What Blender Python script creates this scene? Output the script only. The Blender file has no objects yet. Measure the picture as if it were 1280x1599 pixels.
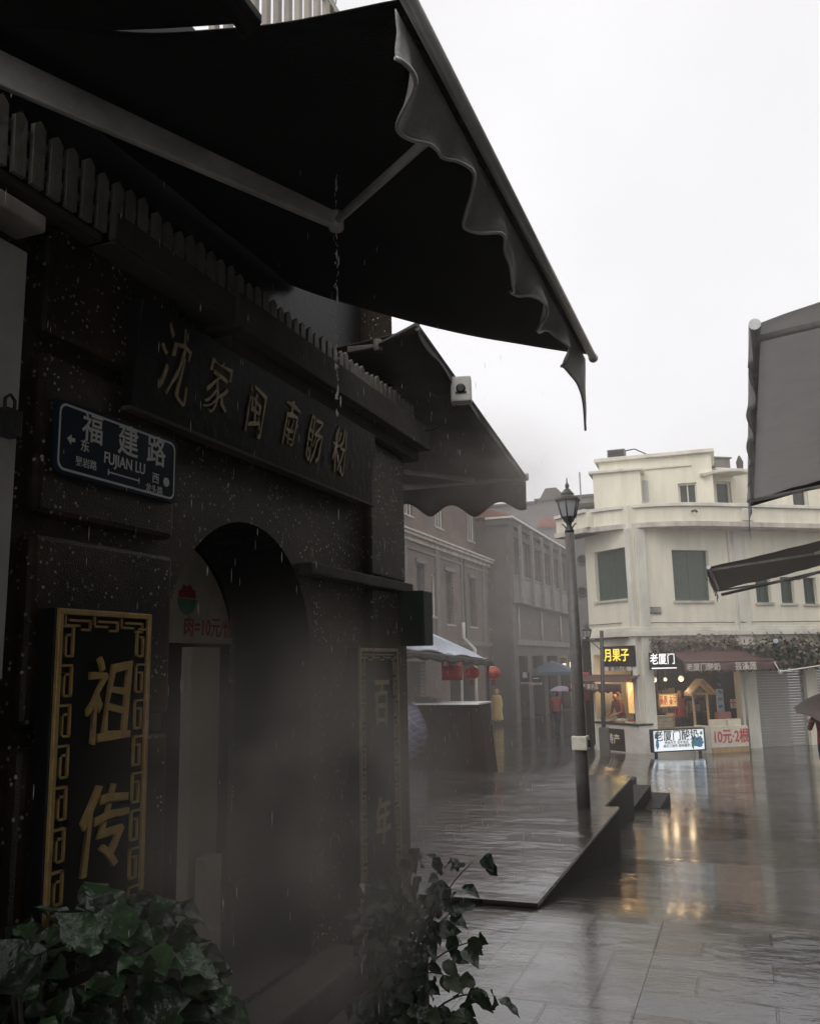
import bpy, bmesh, math, random
from mathutils import Vector, Matrix, noise
random.seed(7)
R_ = math.radians
S = bpy.context.scene
COL = S.collection

# ---------------------------------------------------------------- camera, sky, sun, exposure
F, PX, PY, CAMZ = 1350.0, 640.0, 799.5, 1.62
YAW, PITCH, ROLL = R_(20.8), R_(9.95), R_(-1.2)
fw = Vector((-math.sin(YAW)*math.cos(PITCH), math.cos(YAW)*math.cos(PITCH), math.sin(PITCH)))
rt0 = Vector((math.cos(YAW), math.sin(YAW), 0)); up0 = rt0.cross(fw)
rt = rt0*math.cos(ROLL) + up0*math.sin(ROLL); up = -rt0*math.sin(ROLL) + up0*math.cos(ROLL)
EYE = Vector((0, 0, CAMZ))
cd = bpy.data.cameras.new('camera'); cam = bpy.data.objects.new('camera', cd); COL.objects.link(cam)
cam.matrix_world = Matrix(((rt.x, up.x, -fw.x, 0), (rt.y, up.y, -fw.y, 0), (rt.z, up.z, -fw.z, CAMZ), (0, 0, 0, 1)))
cd.sensor_fit = 'HORIZONTAL'; cd.sensor_width = 36; cd.lens = 36*F/1280; cd.clip_start = .05; cd.clip_end = 1500
S.camera = cam
def ray(px, py): return fw + rt*((px-PX)/F) - up*((py-PY)/F)
def at(px, py, X=None, Y=None, Z=None):          # a photo pixel, met with a real plane of the street
    d = ray(px, py)
    t = X/d.x if X is not None else Y/d.y if Y is not None else (Z-CAMZ)/d.z
    return EYE + d*t

W = bpy.data.worlds.new('World'); S.world = W; W.use_nodes = True
nt = W.node_tree; nt.nodes.clear()
sky = nt.nodes.new('ShaderNodeTexSky'); sky.sky_type = 'NISHITA'; sky.sun_disc = False
SUN_EL, SUN_AZ = R_(52), R_(195)
sky.sun_elevation = SUN_EL; sky.sun_rotation = SUN_AZ; sky.air_density = 1; sky.dust_density = 6
hs = nt.nodes.new('ShaderNodeHueSaturation'); hs.inputs['Saturation'].default_value = .06
b1 = nt.nodes.new('ShaderNodeBackground'); b1.inputs['Strength'].default_value = .05
b2 = nt.nodes.new('ShaderNodeBackground'); b2.inputs['Strength'].default_value = .96
# overcast cloud deck: very soft uneven brightness
tc = nt.nodes.new('ShaderNodeTexCoord'); nz = nt.nodes.new('ShaderNodeTexNoise'); nz.inputs['Scale'].default_value = 2.2; nz.inputs['Detail'].default_value = 4
cr = nt.nodes.new('ShaderNodeValToRGB'); cr.color_ramp.elements[0].position = .3; cr.color_ramp.elements[0].color = (.80, .785, .80, 1)
cr.color_ramp.elements[1].position = .7; cr.color_ramp.elements[1].color = (.93, .915, .935, 1)
ad = nt.nodes.new('ShaderNodeAddShader'); wo = nt.nodes.new('ShaderNodeOutputWorld')
L = nt.links.new
L(sky.outputs[0], hs.inputs['Color']); L(hs.outputs[0], b1.inputs['Color']); L(tc.outputs['Generated'], nz.inputs['Vector'])
L(nz.outputs['Fac'], cr.inputs[0]); L(cr.outputs[0], b2.inputs['Color'])
L(b1.outputs[0], ad.inputs[0]); L(b2.outputs[0], ad.inputs[1]); L(ad.outputs[0], wo.inputs['Surface'])
sl = bpy.data.lights.new('sun', 'SUN'); sl.energy = .6; sl.angle = R_(50); sl.color = (1, .97, .93)
so = bpy.data.objects.new('sun', sl); COL.objects.link(so)
# sun_rotation is clockwise from +Y seen from above
sdir = Vector((math.sin(SUN_AZ)*math.cos(SUN_EL), math.cos(SUN_AZ)*math.cos(SUN_EL), math.sin(SUN_EL)))
so.rotation_euler = sdir.to_track_quat('Z', 'Y').to_euler(); so.location = (0, 0, 30)
S.view_settings.view_transform = 'Standard'; S.view_settings.look = 'None'; S.view_settings.exposure = 0; S.view_settings.gamma = 1
S.render.engine = 'CYCLES'; S.cycles.use_denoising = True
S.cycles.max_bounces = 8; S.cycles.volume_bounces = 1; S.cycles.transparent_max_bounces = 12
S.cycles.sample_clamp_indirect = 6

# ---------------------------------------------------------------- materials
def M(name, col, rough=.5, var=.25, scale=6, bump=0, bscale=40, metal=0, emit=None, es=1, spec=.5, coat=0, stretch=None, rvar=0, trans=0, alpha=1):
    m = bpy.data.materials.new(name); m.use_nodes = True; n = m.node_tree.nodes; l = m.node_tree.links.new
    p = n['Principled BSDF']
    p.inputs['Roughness'].default_value = rough; p.inputs['Metallic'].default_value = metal
    p.inputs['Specular IOR Level'].default_value = spec; p.inputs['Coat Weight'].default_value = coat; p.inputs['Coat Roughness'].default_value = .08
    tcn = n.new('ShaderNodeTexCoord'); mp = n.new('ShaderNodeMapping'); l(tcn.outputs['Object'], mp.inputs['Vector'])
    if stretch: mp.inputs['Scale'].default_value = stretch
    c = tuple(col)
    if var > 0:
        t = n.new('ShaderNodeTexNoise'); t.inputs['Scale'].default_value = scale; t.inputs['Detail'].default_value = 6; t.inputs['Roughness'].default_value = .65
        l(mp.outputs[0], t.inputs['Vector'])
        r = n.new('ShaderNodeValToRGB'); r.color_ramp.elements[0].position = .3; r.color_ramp.elements[1].position = .72
        r.color_ramp.elements[0].color = (*[x*(1-var) for x in c], 1); r.color_ramp.elements[1].color = (*[min(1, x*(1+var)) for x in c], 1)
        l(t.outputs['Fac'], r.inputs[0]); l(r.outputs[0], p.inputs['Base Color'])
        if rvar:
            mr = n.new('ShaderNodeMapRange'); mr.inputs['From Min'].default_value = .3; mr.inputs['From Max'].default_value = .7
            mr.inputs['To Min'].default_value = max(.02, rough-rvar); mr.inputs['To Max'].default_value = rough+rvar
            l(t.outputs['Fac'], mr.inputs['Value']); l(mr.outputs[0], p.inputs['Roughness'])
    else: p.inputs['Base Color'].default_value = (*c, 1)
    if bump:
        b = n.new('ShaderNodeBump'); b.inputs['Strength'].default_value = bump; b.inputs['Distance'].default_value = .02
        t2 = n.new('ShaderNodeTexNoise'); t2.inputs['Scale'].default_value = bscale; t2.inputs['Detail'].default_value = 4
        l(mp.outputs[0], t2.inputs['Vector']); l(t2.outputs['Fac'], b.inputs['Height']); l(b.outputs[0], p.inputs['Normal'])
    if emit: p.inputs['Emission Color'].default_value = (*emit, 1); p.inputs['Emission Strength'].default_value = es
    if trans:
        o = n['Material Output']; tr = n.new('ShaderNodeBsdfTranslucent'); mx = n.new('ShaderNodeMixShader'); mx.inputs[0].default_value = trans
        tr.inputs['Color'].default_value = (*c, 1); l(p.outputs[0], mx.inputs[1]); l(tr.outputs[0], mx.inputs[2]); l(mx.outputs[0], o.inputs['Surface'])
    return m

def pebble_mat(name, c0, c1, speck=.55):
    m = M(name, c0, .36, 0, spec=.22); n = m.node_tree.nodes; l = m.node_tree.links.new; p = n['Principled BSDF']
    tcn = n.new('ShaderNodeTexCoord')
    t = n.new('ShaderNodeTexNoise'); t.inputs['Scale'].default_value = 2.1; t.inputs['Detail'].default_value = 9; t.inputs['Roughness'].default_value = .72
    r = n.new('ShaderNodeValToRGB'); r.color_ramp.elements[0].position = .38; r.color_ramp.elements[1].position = .66
    r.color_ramp.elements[0].color = (*c0, 1); r.color_ramp.elements[1].color = (*c1, 1)
    v = n.new('ShaderNodeTexVoronoi'); v.inputs['Scale'].default_value = 150; v.inputs['Randomness'].default_value = 1
    # wet glints on the pebbles, painted as pale flecks: a few cells only, small and irregular
    n2 = n.new('ShaderNodeTexNoise'); n2.inputs['Scale'].default_value = 90; n2.inputs['Detail'].default_value = 2
    sep = n.new('ShaderNodeSeparateColor'); gt = n.new('ShaderNodeMath'); gt.operation = 'GREATER_THAN'; gt.inputs[1].default_value = .82
    add = n.new('ShaderNodeMath'); add.operation = 'MULTIPLY_ADD'; add.inputs[1].default_value = .5
    lt = n.new('ShaderNodeMath'); lt.operation = 'LESS_THAN'; lt.inputs[1].default_value = .60
    mu = n.new('ShaderNodeMath'); mu.operation = 'MULTIPLY'
    mix = n.new('ShaderNodeMix'); mix.data_type = 'RGBA'; mix.inputs['B'].default_value = (speck, speck*.97, speck*.9, 1)
    v2 = n.new('ShaderNodeTexVoronoi'); v2.inputs['Scale'].default_value = 62
    for q in (t, v, v2, n2): l(tcn.outputs['Object'], q.inputs['Vector'])
    l(t.outputs['Fac'], r.inputs[0]); l(v2.outputs['Color'], sep.inputs[0]); l(sep.outputs[0], gt.inputs[0])
    l(n2.outputs['Fac'], add.inputs[0]); l(v2.outputs['Distance'], add.inputs[2]); l(add.outputs[0], lt.inputs[0])
    l(gt.outputs[0], mu.inputs[0]); l(lt.outputs[0], mu.inputs[1])
    cl = n.new('ShaderNodeTexNoise'); cl.inputs['Scale'].default_value = 7; cl.inputs['Detail'].default_value = 4; l(tcn.outputs['Object'], cl.inputs['Vector'])
    cm = n.new('ShaderNodeMapRange'); cm.inputs['From Min'].default_value = .40; cm.inputs['From Max'].default_value = .64; l(cl.outputs['Fac'], cm.inputs['Value'])
    m2 = n.new('ShaderNodeMath'); m2.operation = 'MULTIPLY'; l(mu.outputs[0], m2.inputs[0]); l(cm.outputs[0], m2.inputs[1])
    m3 = n.new('ShaderNodeMath'); m3.operation = 'MULTIPLY'; l(m2.outputs[0], m3.inputs[0]); l(sep.outputs[1], m3.inputs[1]); l(m3.outputs[0], mix.inputs['Factor'])
    l(r.outputs[0], mix.inputs['A']); l(mix.outputs['Result'], p.inputs['Base Color'])
    b = n.new('ShaderNodeBump'); b.inputs['Strength'].default_value = .45; b.inputs['Distance'].default_value = .0035
    l(v.outputs['Distance'], b.inputs['Height']); l(b.outputs[0], p.inputs['Normal'])
    return m

def brick_mat(name, c1, c2, mortar, bw, bh, plane, rough=.75, msize=.012, off=.5, bump=.6):
    """Bricks laid in the plane 'yz' (facades along the street) or 'xy' (paving)."""
    m = M(name, c1, rough, 0); n = m.node_tree.nodes; l = m.node_tree.links.new; p = n['Principled BSDF']
    tcn = n.new('ShaderNodeTexCoord'); sx = n.new('ShaderNodeSeparateXYZ'); cx = n.new('ShaderNodeCombineXYZ')
    l(tcn.outputs['Object'], sx.inputs[0])
    a, b_ = {'yz': ('Y', 'Z'), 'xy': ('X', 'Y'), 'xz': ('X', 'Z')}[plane]
    l(sx.outputs[a], cx.inputs['X']); l(sx.outputs[b_], cx.inputs['Y'])
    bt = n.new('ShaderNodeTexBrick'); bt.inputs['Scale'].default_value = 1; bt.inputs['Brick Width'].default_value = bw; bt.inputs['Row Height'].default_value = bh
    bt.inputs['Mortar Size'].default_value = msize; bt.inputs['Mortar Smooth'].default_value = .3; bt.offset = off
    bt.inputs['Color1'].default_value = (*c1, 1); bt.inputs['Color2'].default_value = (*c2, 1); bt.inputs['Mortar'].default_value = (*mortar, 1)
    t = n.new('ShaderNodeTexNoise'); t.inputs['Scale'].default_value = 1.3; t.inputs['Detail'].default_value = 7
    mm = n.new('ShaderNodeMix'); mm.data_type = 'RGBA'; mm.blend_type = 'MULTIPLY'; mm.inputs['Factor'].default_value = .8
    rr = n.new('ShaderNodeValToRGB'); rr.color_ramp.elements[0].position = .3; rr.color_ramp.elements[0].color = (.45, .45, .45, 1); rr.color_ramp.elements[1].position = .7
    l(cx.outputs[0], bt.inputs['Vector']); l(tcn.outputs['Object'], t.inputs['Vector']); l(t.outputs['Fac'], rr.inputs[0])
    l(bt.outputs['Color'], mm.inputs['A']); l(rr.outputs[0], mm.inputs['B']); l(mm.outputs['Result'], p.inputs['Base Color'])
    bp = n.new('ShaderNodeBump'); bp.inputs['Strength'].default_value = bump; bp.inputs['Distance'].default_value = .01; bp.invert = True
    l(bt.outputs['Fac'], bp.inputs['Height']); l(bp.outputs[0], p.inputs['Normal'])
    return m

def wet_paving(name, c1, c2, joint, bw, bh, r0, r1, tilt=.35, off=.5, bump2=.25, STILT=.10):
    """Rain-wet stone setts, long side across the street: each stone has its own tone and tilt, a thin film of water over all."""
    m = M(name, c1, .2, 0); n = m.node_tree.nodes; l = m.node_tree.links.new; p = n['Principled BSDF']
    tcn = n.new('ShaderNodeTexCoord')
    bt = n.new('ShaderNodeTexBrick'); bt.inputs['Scale'].default_value = 1; bt.inputs['Brick Width'].default_value = bw; bt.inputs['Row Height'].default_value = bh
    bt.inputs['Mortar Size'].default_value = .008; bt.inputs['Mortar Smooth'].default_value = .4; bt.offset = off
    bt.inputs['Color1'].default_value = (0, 0, 0, 1); bt.inputs['Color2'].default_value = (1, 1, 1, 1); bt.inputs['Mortar'].default_value = (.5, .5, .5, 1)
    l(tcn.outputs['Object'], bt.inputs['Vector'])
    big = n.new('ShaderNodeTexNoise'); big.inputs['Scale'].default_value = .8; big.inputs['Detail'].default_value = 6; l(tcn.outputs['Object'], big.inputs['Vector'])
    mc = n.new('ShaderNodeMix'); mc.data_type = 'RGBA'; mc.inputs['A'].default_value = (*c1, 1); mc.inputs['B'].default_value = (*c2, 1); l(bt.outputs['Color'], mc.inputs['Factor'])
    mj = n.new('ShaderNodeMix'); mj.data_type = 'RGBA'; mj.inputs['B'].default_value = (*joint, 1); l(mc.outputs['Result'], mj.inputs['A']); l(bt.outputs['Fac'], mj.inputs['Factor'])
    dt = n.new('ShaderNodeTexNoise'); dt.inputs['Scale'].default_value = 2.6; dt.inputs['Detail'].default_value = 8; dt.inputs['Roughness'].default_value = .7; l(tcn.outputs['Object'], dt.inputs['Vector']); dr = n.new('ShaderNodeValToRGB'); dr.color_ramp.elements[0].position = .33; dr.color_ramp.elements[0].color = (.5, .48, .45, 1); dr.color_ramp.elements[1].position = .66; dm = n.new('ShaderNodeMix'); dm.data_type = 'RGBA'; dm.blend_type = 'MULTIPLY'; dm.inputs['Factor'].default_value = 1; l(dt.outputs['Fac'], dr.inputs[0]); l(mj.outputs['Result'], dm.inputs['A']); l(dr.outputs[0], dm.inputs['B']); l(dm.outputs['Result'], p.inputs['Base Color'])
    mr = n.new('ShaderNodeMapRange'); mr.inputs['From Min'].default_value = .35; mr.inputs['From Max'].default_value = .65; mr.inputs['To Min'].default_value = r0; mr.inputs['To Max'].default_value = r1
    l(big.outputs['Fac'], mr.inputs['Value'])
    ma = n.new('ShaderNodeMath'); ma.operation = 'MULTIPLY_ADD'; ma.inputs[1].default_value = .12; l(bt.outputs['Color'], ma.inputs[0]); l(mr.outputs[0], ma.inputs[2])
        # every stone tips a little its own way; puddles lie flat and mirror-smooth
    se = n.new('ShaderNodeSeparateColor'); l(bt.outputs['Color'], se.inputs[0]); k1 = n.new('ShaderNodeMath'); k1.operation = 'MULTIPLY_ADD'; k1.inputs[1].default_value = STILT; k1.inputs[2].default_value = -STILT*.5; l(se.outputs[0], k1.inputs[0])
    pn = n.new('ShaderNodeTexNoise'); pn.inputs['Scale'].default_value = .55; pn.inputs['Detail'].default_value = 5; pn.inputs['Roughness'].default_value = .6; l(tcn.outputs['Object'], pn.inputs['Vector'])
    pr = n.new('ShaderNodeMapRange'); pr.interpolation_type = 'SMOOTHSTEP'; pr.inputs['From Min'].default_value = .50; pr.inputs['From Max'].default_value = .58; pr.inputs['To Min'].default_value = 1; pr.inputs['To Max'].default_value = .42; l(pn.outputs['Fac'], pr.inputs['Value'])
    k2 = n.new('ShaderNodeMath'); k2.operation = 'MULTIPLY'; l(k1.outputs[0], k2.inputs[0]); l(pr.outputs[0], k2.inputs[1])
    k3 = n.new('ShaderNodeMath'); k3.operation = 'MULTIPLY'; k3.inputs[1].default_value = .35; l(k2.outputs[0], k3.inputs[0])
    cv = n.new('ShaderNodeCombineXYZ'); l(k2.outputs[0], cv.inputs['Y']); l(k3.outputs[0], cv.inputs['X']); ge = n.new('ShaderNodeNewGeometry'); va = n.new('ShaderNodeVectorMath'); va.operation = 'ADD'; l(ge.outputs['Normal'], va.inputs[0]); l(cv.outputs[0], va.inputs[1])
    vn = n.new('ShaderNodeVectorMath'); vn.operation = 'NORMALIZE'; l(va.outputs[0], vn.inputs[0])
    rm = n.new('ShaderNodeMath'); rm.operation = 'MULTIPLY'; l(ma.outputs[0], rm.inputs[0]); l(pr.outputs[0], rm.inputs[1]); ra = n.new('ShaderNodeMath'); ra.operation = 'ADD'; ra.inputs[1].default_value = .02; l(rm.outputs[0], ra.inputs[0]); l(ra.outputs[0], p.inputs['Roughness'])
    # water ripples and worn stone faces
    mp = n.new('ShaderNodeMapping'); mp.inputs['Scale'].default_value = (2.6, 4.6, 1); l(tcn.outputs['Object'], mp.inputs['Vector'])
    w = n.new('ShaderNodeTexNoise'); w.inputs['Scale'].default_value = 1.6; w.inputs['Detail'].default_value = 5; l(mp.outputs[0], w.inputs['Vector'])
    f = n.new('ShaderNodeTexNoise'); f.inputs['Scale'].default_value = 45; f.inputs['Detail'].default_value = 3; l(tcn.outputs['Object'], f.inputs['Vector'])
    b1 = n.new('ShaderNodeBump'); b1.inputs['Strength'].default_value = tilt; b1.inputs['Distance'].default_value = .06; l(w.outputs['Fac'], b1.inputs['Height']); l(vn.outputs[0], b1.inputs['Normal']); bs = n.new('ShaderNodeMath'); bs.operation = 'MULTIPLY'; bs.inputs[1].default_value = tilt; l(pr.outputs[0], bs.inputs[0]); l(bs.outputs[0], b1.inputs['Strength'])
    b2 = n.new('ShaderNodeBump'); b2.inputs['Strength'].default_value = bump2; b2.inputs['Distance'].default_value = .006; l(f.outputs['Fac'], b2.inputs['Height']); l(b1.outputs[0], b2.inputs['Normal'])
    b3 = n.new('ShaderNodeBump'); b3.inputs['Distance'].default_value = .006; b3.invert = True; bq = n.new('ShaderNodeMath'); bq.operation = 'MULTIPLY'; bq.inputs[1].default_value = .5; l(pr.outputs[0], bq.inputs[0]); l(bq.outputs[0], b3.inputs['Strength']); l(bt.outputs['Fac'], b3.inputs['Height']); l(b2.outputs[0], b3.inputs['Normal'])
    l(b3.outputs[0], p.inputs['Normal'])
    p.inputs['Specular IOR Level'].default_value = .8; p.inputs['Coat Weight'].default_value = .5; p.inputs['Coat Roughness'].default_value = .12
    return m

K = dict(
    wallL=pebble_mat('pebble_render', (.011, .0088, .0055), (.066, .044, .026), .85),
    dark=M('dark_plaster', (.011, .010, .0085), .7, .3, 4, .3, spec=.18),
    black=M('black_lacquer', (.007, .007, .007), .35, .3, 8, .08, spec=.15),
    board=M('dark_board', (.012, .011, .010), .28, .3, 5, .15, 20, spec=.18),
    gold=M('gold_paint', (.58, .40, .15), .38, .25, 18, .2, 60, metal=.35),
    goldw=M('worn_gold', (.38, .30, .15), .4, .4, 20, .2, 60, metal=.3),
    blue=M('navy_enamel', (.008, .026, .050), .3, .15, 6, spec=.2),
    signw=M('sign_white', (.85, .87, .85), .45, .08, 10),
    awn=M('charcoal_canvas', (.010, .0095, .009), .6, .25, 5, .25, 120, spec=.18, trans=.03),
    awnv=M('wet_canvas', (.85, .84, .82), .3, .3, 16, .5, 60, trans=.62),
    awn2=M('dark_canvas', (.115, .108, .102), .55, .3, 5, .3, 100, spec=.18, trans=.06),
    awnr=M('grey_canvas', (.55, .54, .53), .6, .15, 3, .25, 100, trans=.6, spec=.2),
    awnr2=M('brown_canvas', (.17, .14, .13), .5, .2, 3, .25, 100, trans=.3, spec=.2),
    alu=M('grey_aluminium', (.62, .62, .61), .35, .2, 6, .1, 50, metal=.3),
    arm=M('painted_arm', (.72, .70, .66), .45, .3, 5, .1),
    white=M('white_paint', (.62, .60, .56), .55, .2, 5, .12),
    picket=M('weathered_white', (.27, .255, .22), .6, .35, 9, .3),
    cream=M('cream_stucco', (.74, .70, .57), .8, .15, 1.6, .25, 25, stretch=(1.5, 1.5, .22)),
    trim=M('pale_trim', (.66, .635, .55), .75, .2, 2, .2, 25, stretch=(1, 1, .4)),
    grimy=M('stained_trim', (.50, .46, .40), .8, .38, 2.5, .2, 25, stretch=(1, 1, .3)),
    shut=M('green_shutter', (.045, .075, .06), .5, .2, 8),
    glass=M('dark_glass', (.03, .035, .035), .08, .2, 2),
    pglass=M('old_glass', (.04, .036, .033), .2, .4, 3),
    brick=brick_mat('red_brick', (.20, .105, .075), (.12, .07, .052), (.22, .195, .17), .24, .075, 'yz'),
    stone=M('grey_stone', (.165, .145, .128), .75, .3, 2.5, .3, 20),
    stoned=M('dark_stone', (.10, .09, .08), .75, .3, 2.5, .3, 20, spec=.18),
    grey=M('grey_render', (.17, .16, .15), .8, .25, 1.2, .2, 15),
    tile=M('red_roof_tile', (.22, .085, .055), .6, .3, 8, .4, 30),
    red=M('red_cloth', (.30, .045, .04), .6, .25, 6),
    redglow=M('lantern_red', (.26, .04, .03), .5, .2, 8, emit=(1, .10, .04), es=.04),
    wood=M('pale_wood', (.42, .28, .14), .5, .3, 5, .15, stretch=(6, 6, 1)),
    woodd=M('dark_wood', (.034, .023, .016), .55, .3, 5, .15, spec=.2),
    iron=M('black_iron', (.022, .021, .020), .42, .3, 12, .15, 60),
    post=M('lamp_paint', (.085, .074, .068), .38, .3, 10, .15, 60),
    frost=M('frosted_glass', (.86, .87, .9), .3, .08, 3, trans=.8),
    purple=M('mauve_cloth', (.38, .30, .40), .5, .1, 5, trans=.25),
    yellow=M('yellow_raincoat', (.40, .28, .07), .35, .25, 12, .3, 30),
    skin=M('skin', (.42, .25, .17), .5, .08, 10),
    hair=M('black_hair', (.015, .013, .012), .45, .3, 30),
    jacket=M('maroon_jacket', (.20, .035, .035), .6, .2, 8),
    denim=M('dark_trousers', (.025, .027, .035), .7, .2, 8),
    shirt=M('rose_shirt', (.33, .13, .12), .7, .2, 8),
    bluec=M('blue_canvas', (.11, .15, .19), .5, .2, 5, trans=.15),
    pvc=M('white_tarpaulin', (.60, .64, .72), .35, .15, 4, .2, 30, trans=.25),
    leaf=M('glossy_leaf', (.055, .105, .045), .22, .55, 22, .35, 38, spec=.7),
    leafd=M('dark_leaf', (.018, .034, .014), .28, .45, 25, .35, 40, spec=.6),
    leafr=M('rusty_leaf', (.15, .10, .075), .5, .5, 12),
    leafg=M('dull_leaf', (.035, .05, .022), .5, .5, 12),
    stem=M('stem', (.05, .04, .025), .6, .3, 20),
    clay=M('clay_pot', (.16, .07, .045), .6, .3, 8, .2),
    greenbox=M('green_metal', (.020, .033, .022), .4, .2, 5, .1),
    maroon=M('maroon_canvas', (.11, .055, .05), .55, .2, 3, .2, 60, trans=.1),
    litw=M('lit_white', (.9, .92, .95), .4, 0, emit=(.86, .95, 1), es=.62),
    litwarm=M('lit_warm', (.9, .6, .3), .4, .25, 9, emit=(1, .62, .25), es=.6),
    lity=M('lit_yellow', (.9, .7, .1), .4, 0, emit=(1, .78, .08), es=1.0),
    litink=M('lit_letters', (.9, .9, .9), .4, 0, emit=(1, .98, .95), es=1.1),
    bulb=M('bulb', (1, .9, .7), .3, 0, emit=(1, .85, .55), es=1.0),
    ink=M('black_ink', (.02, .02, .022), .5, 0),
    redink=M('red_ink', (.50, .05, .06), .5, .15, 10),
    blueink=M('blue_ink', (.10, .33, .52), .5, .3, 10),
    greenink=M('green_ink', (.12, .30, .20), .5, .3, 10),
    paper=M('paper_board', (.66, .60, .50), .6, .12, 4),
    menu=M('menu_board', (.74, .69, .56), .5, .2, 5),
    tilew=M('counter_white', (.58, .54, .48), .4, .15, 4),
    shade=M('shutter_grey', (.30, .295, .27), .5, .15, 2, stretch=(1, 1, .4)),
    water=M('water', (.75, .75, .75), .05, 0, spec=.8),
    plaid=None,
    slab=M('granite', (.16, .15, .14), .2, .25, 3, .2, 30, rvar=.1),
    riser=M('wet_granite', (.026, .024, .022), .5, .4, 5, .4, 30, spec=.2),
)
def plaid():
    m = M('plaid_nylon', (.12, .12, .17), .45, 0); n = m.node_tree.nodes; l = m.node_tree.links.new; p = n['Principled BSDF']
    t = n.new('ShaderNodeTexCoord'); c = n.new('ShaderNodeTexBrick'); c.offset = 0; c.inputs['Scale'].default_value = 1
    c.inputs['Brick Width'].default_value = .09; c.inputs['Row Height'].default_value = .09; c.inputs['Mortar Size'].default_value = .008
    c.inputs['Color1'].default_value = (.12, .12, .20, 1); c.inputs['Color2'].default_value = (.16, .15, .24, 1); c.inputs['Mortar'].default_value = (.34, .33, .42, 1)
    mp = n.new('ShaderNodeMapping'); mp.inputs['Rotation'].default_value = (R_(90), 0, R_(35))
    l(t.outputs['Object'], mp.inputs['Vector']); l(mp.outputs[0], c.inputs['Vector']); l(c.outputs['Color'], p.inputs['Base Color'])
    return m
K['plaid'] = plaid()

# ---------------------------------------------------------------- geometry helpers
class Fr:
    """A facade frame: u along it (rightwards seen from outside), v up, w outwards."""
    def __init__(s, o, r):
        s.o = Vector(o); s.r = Vector(r).normalized(); s.n = s.r.cross(Vector((0, 0, 1)))
    def p(s, u, v, w=0): return s.o + s.r*u + Vector((0, 0, v)) + s.n*w
    def pix(s, px, py, w=0):
        d = ray(px, py); o = s.o + s.n*w
        t = (o-EYE).dot(s.n)/d.dot(s.n); q = EYE + d*t - o
        return q.dot(s.r), q.z
    def mat(s, u, v, w): 
        q = s.p(u, v, w); z = Vector((0, 0, 1))
        return Matrix(((s.r.x, z.x, s.n.x, q.x), (s.r.y, z.y, s.n.y, q.y), (s.r.z, z.z, s.n.z, q.z), (0, 0, 0, 1)))
WF = Fr((0, 0, 0), (1, 0, 0))    # world: u=X, v=Z, w=-Y

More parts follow.
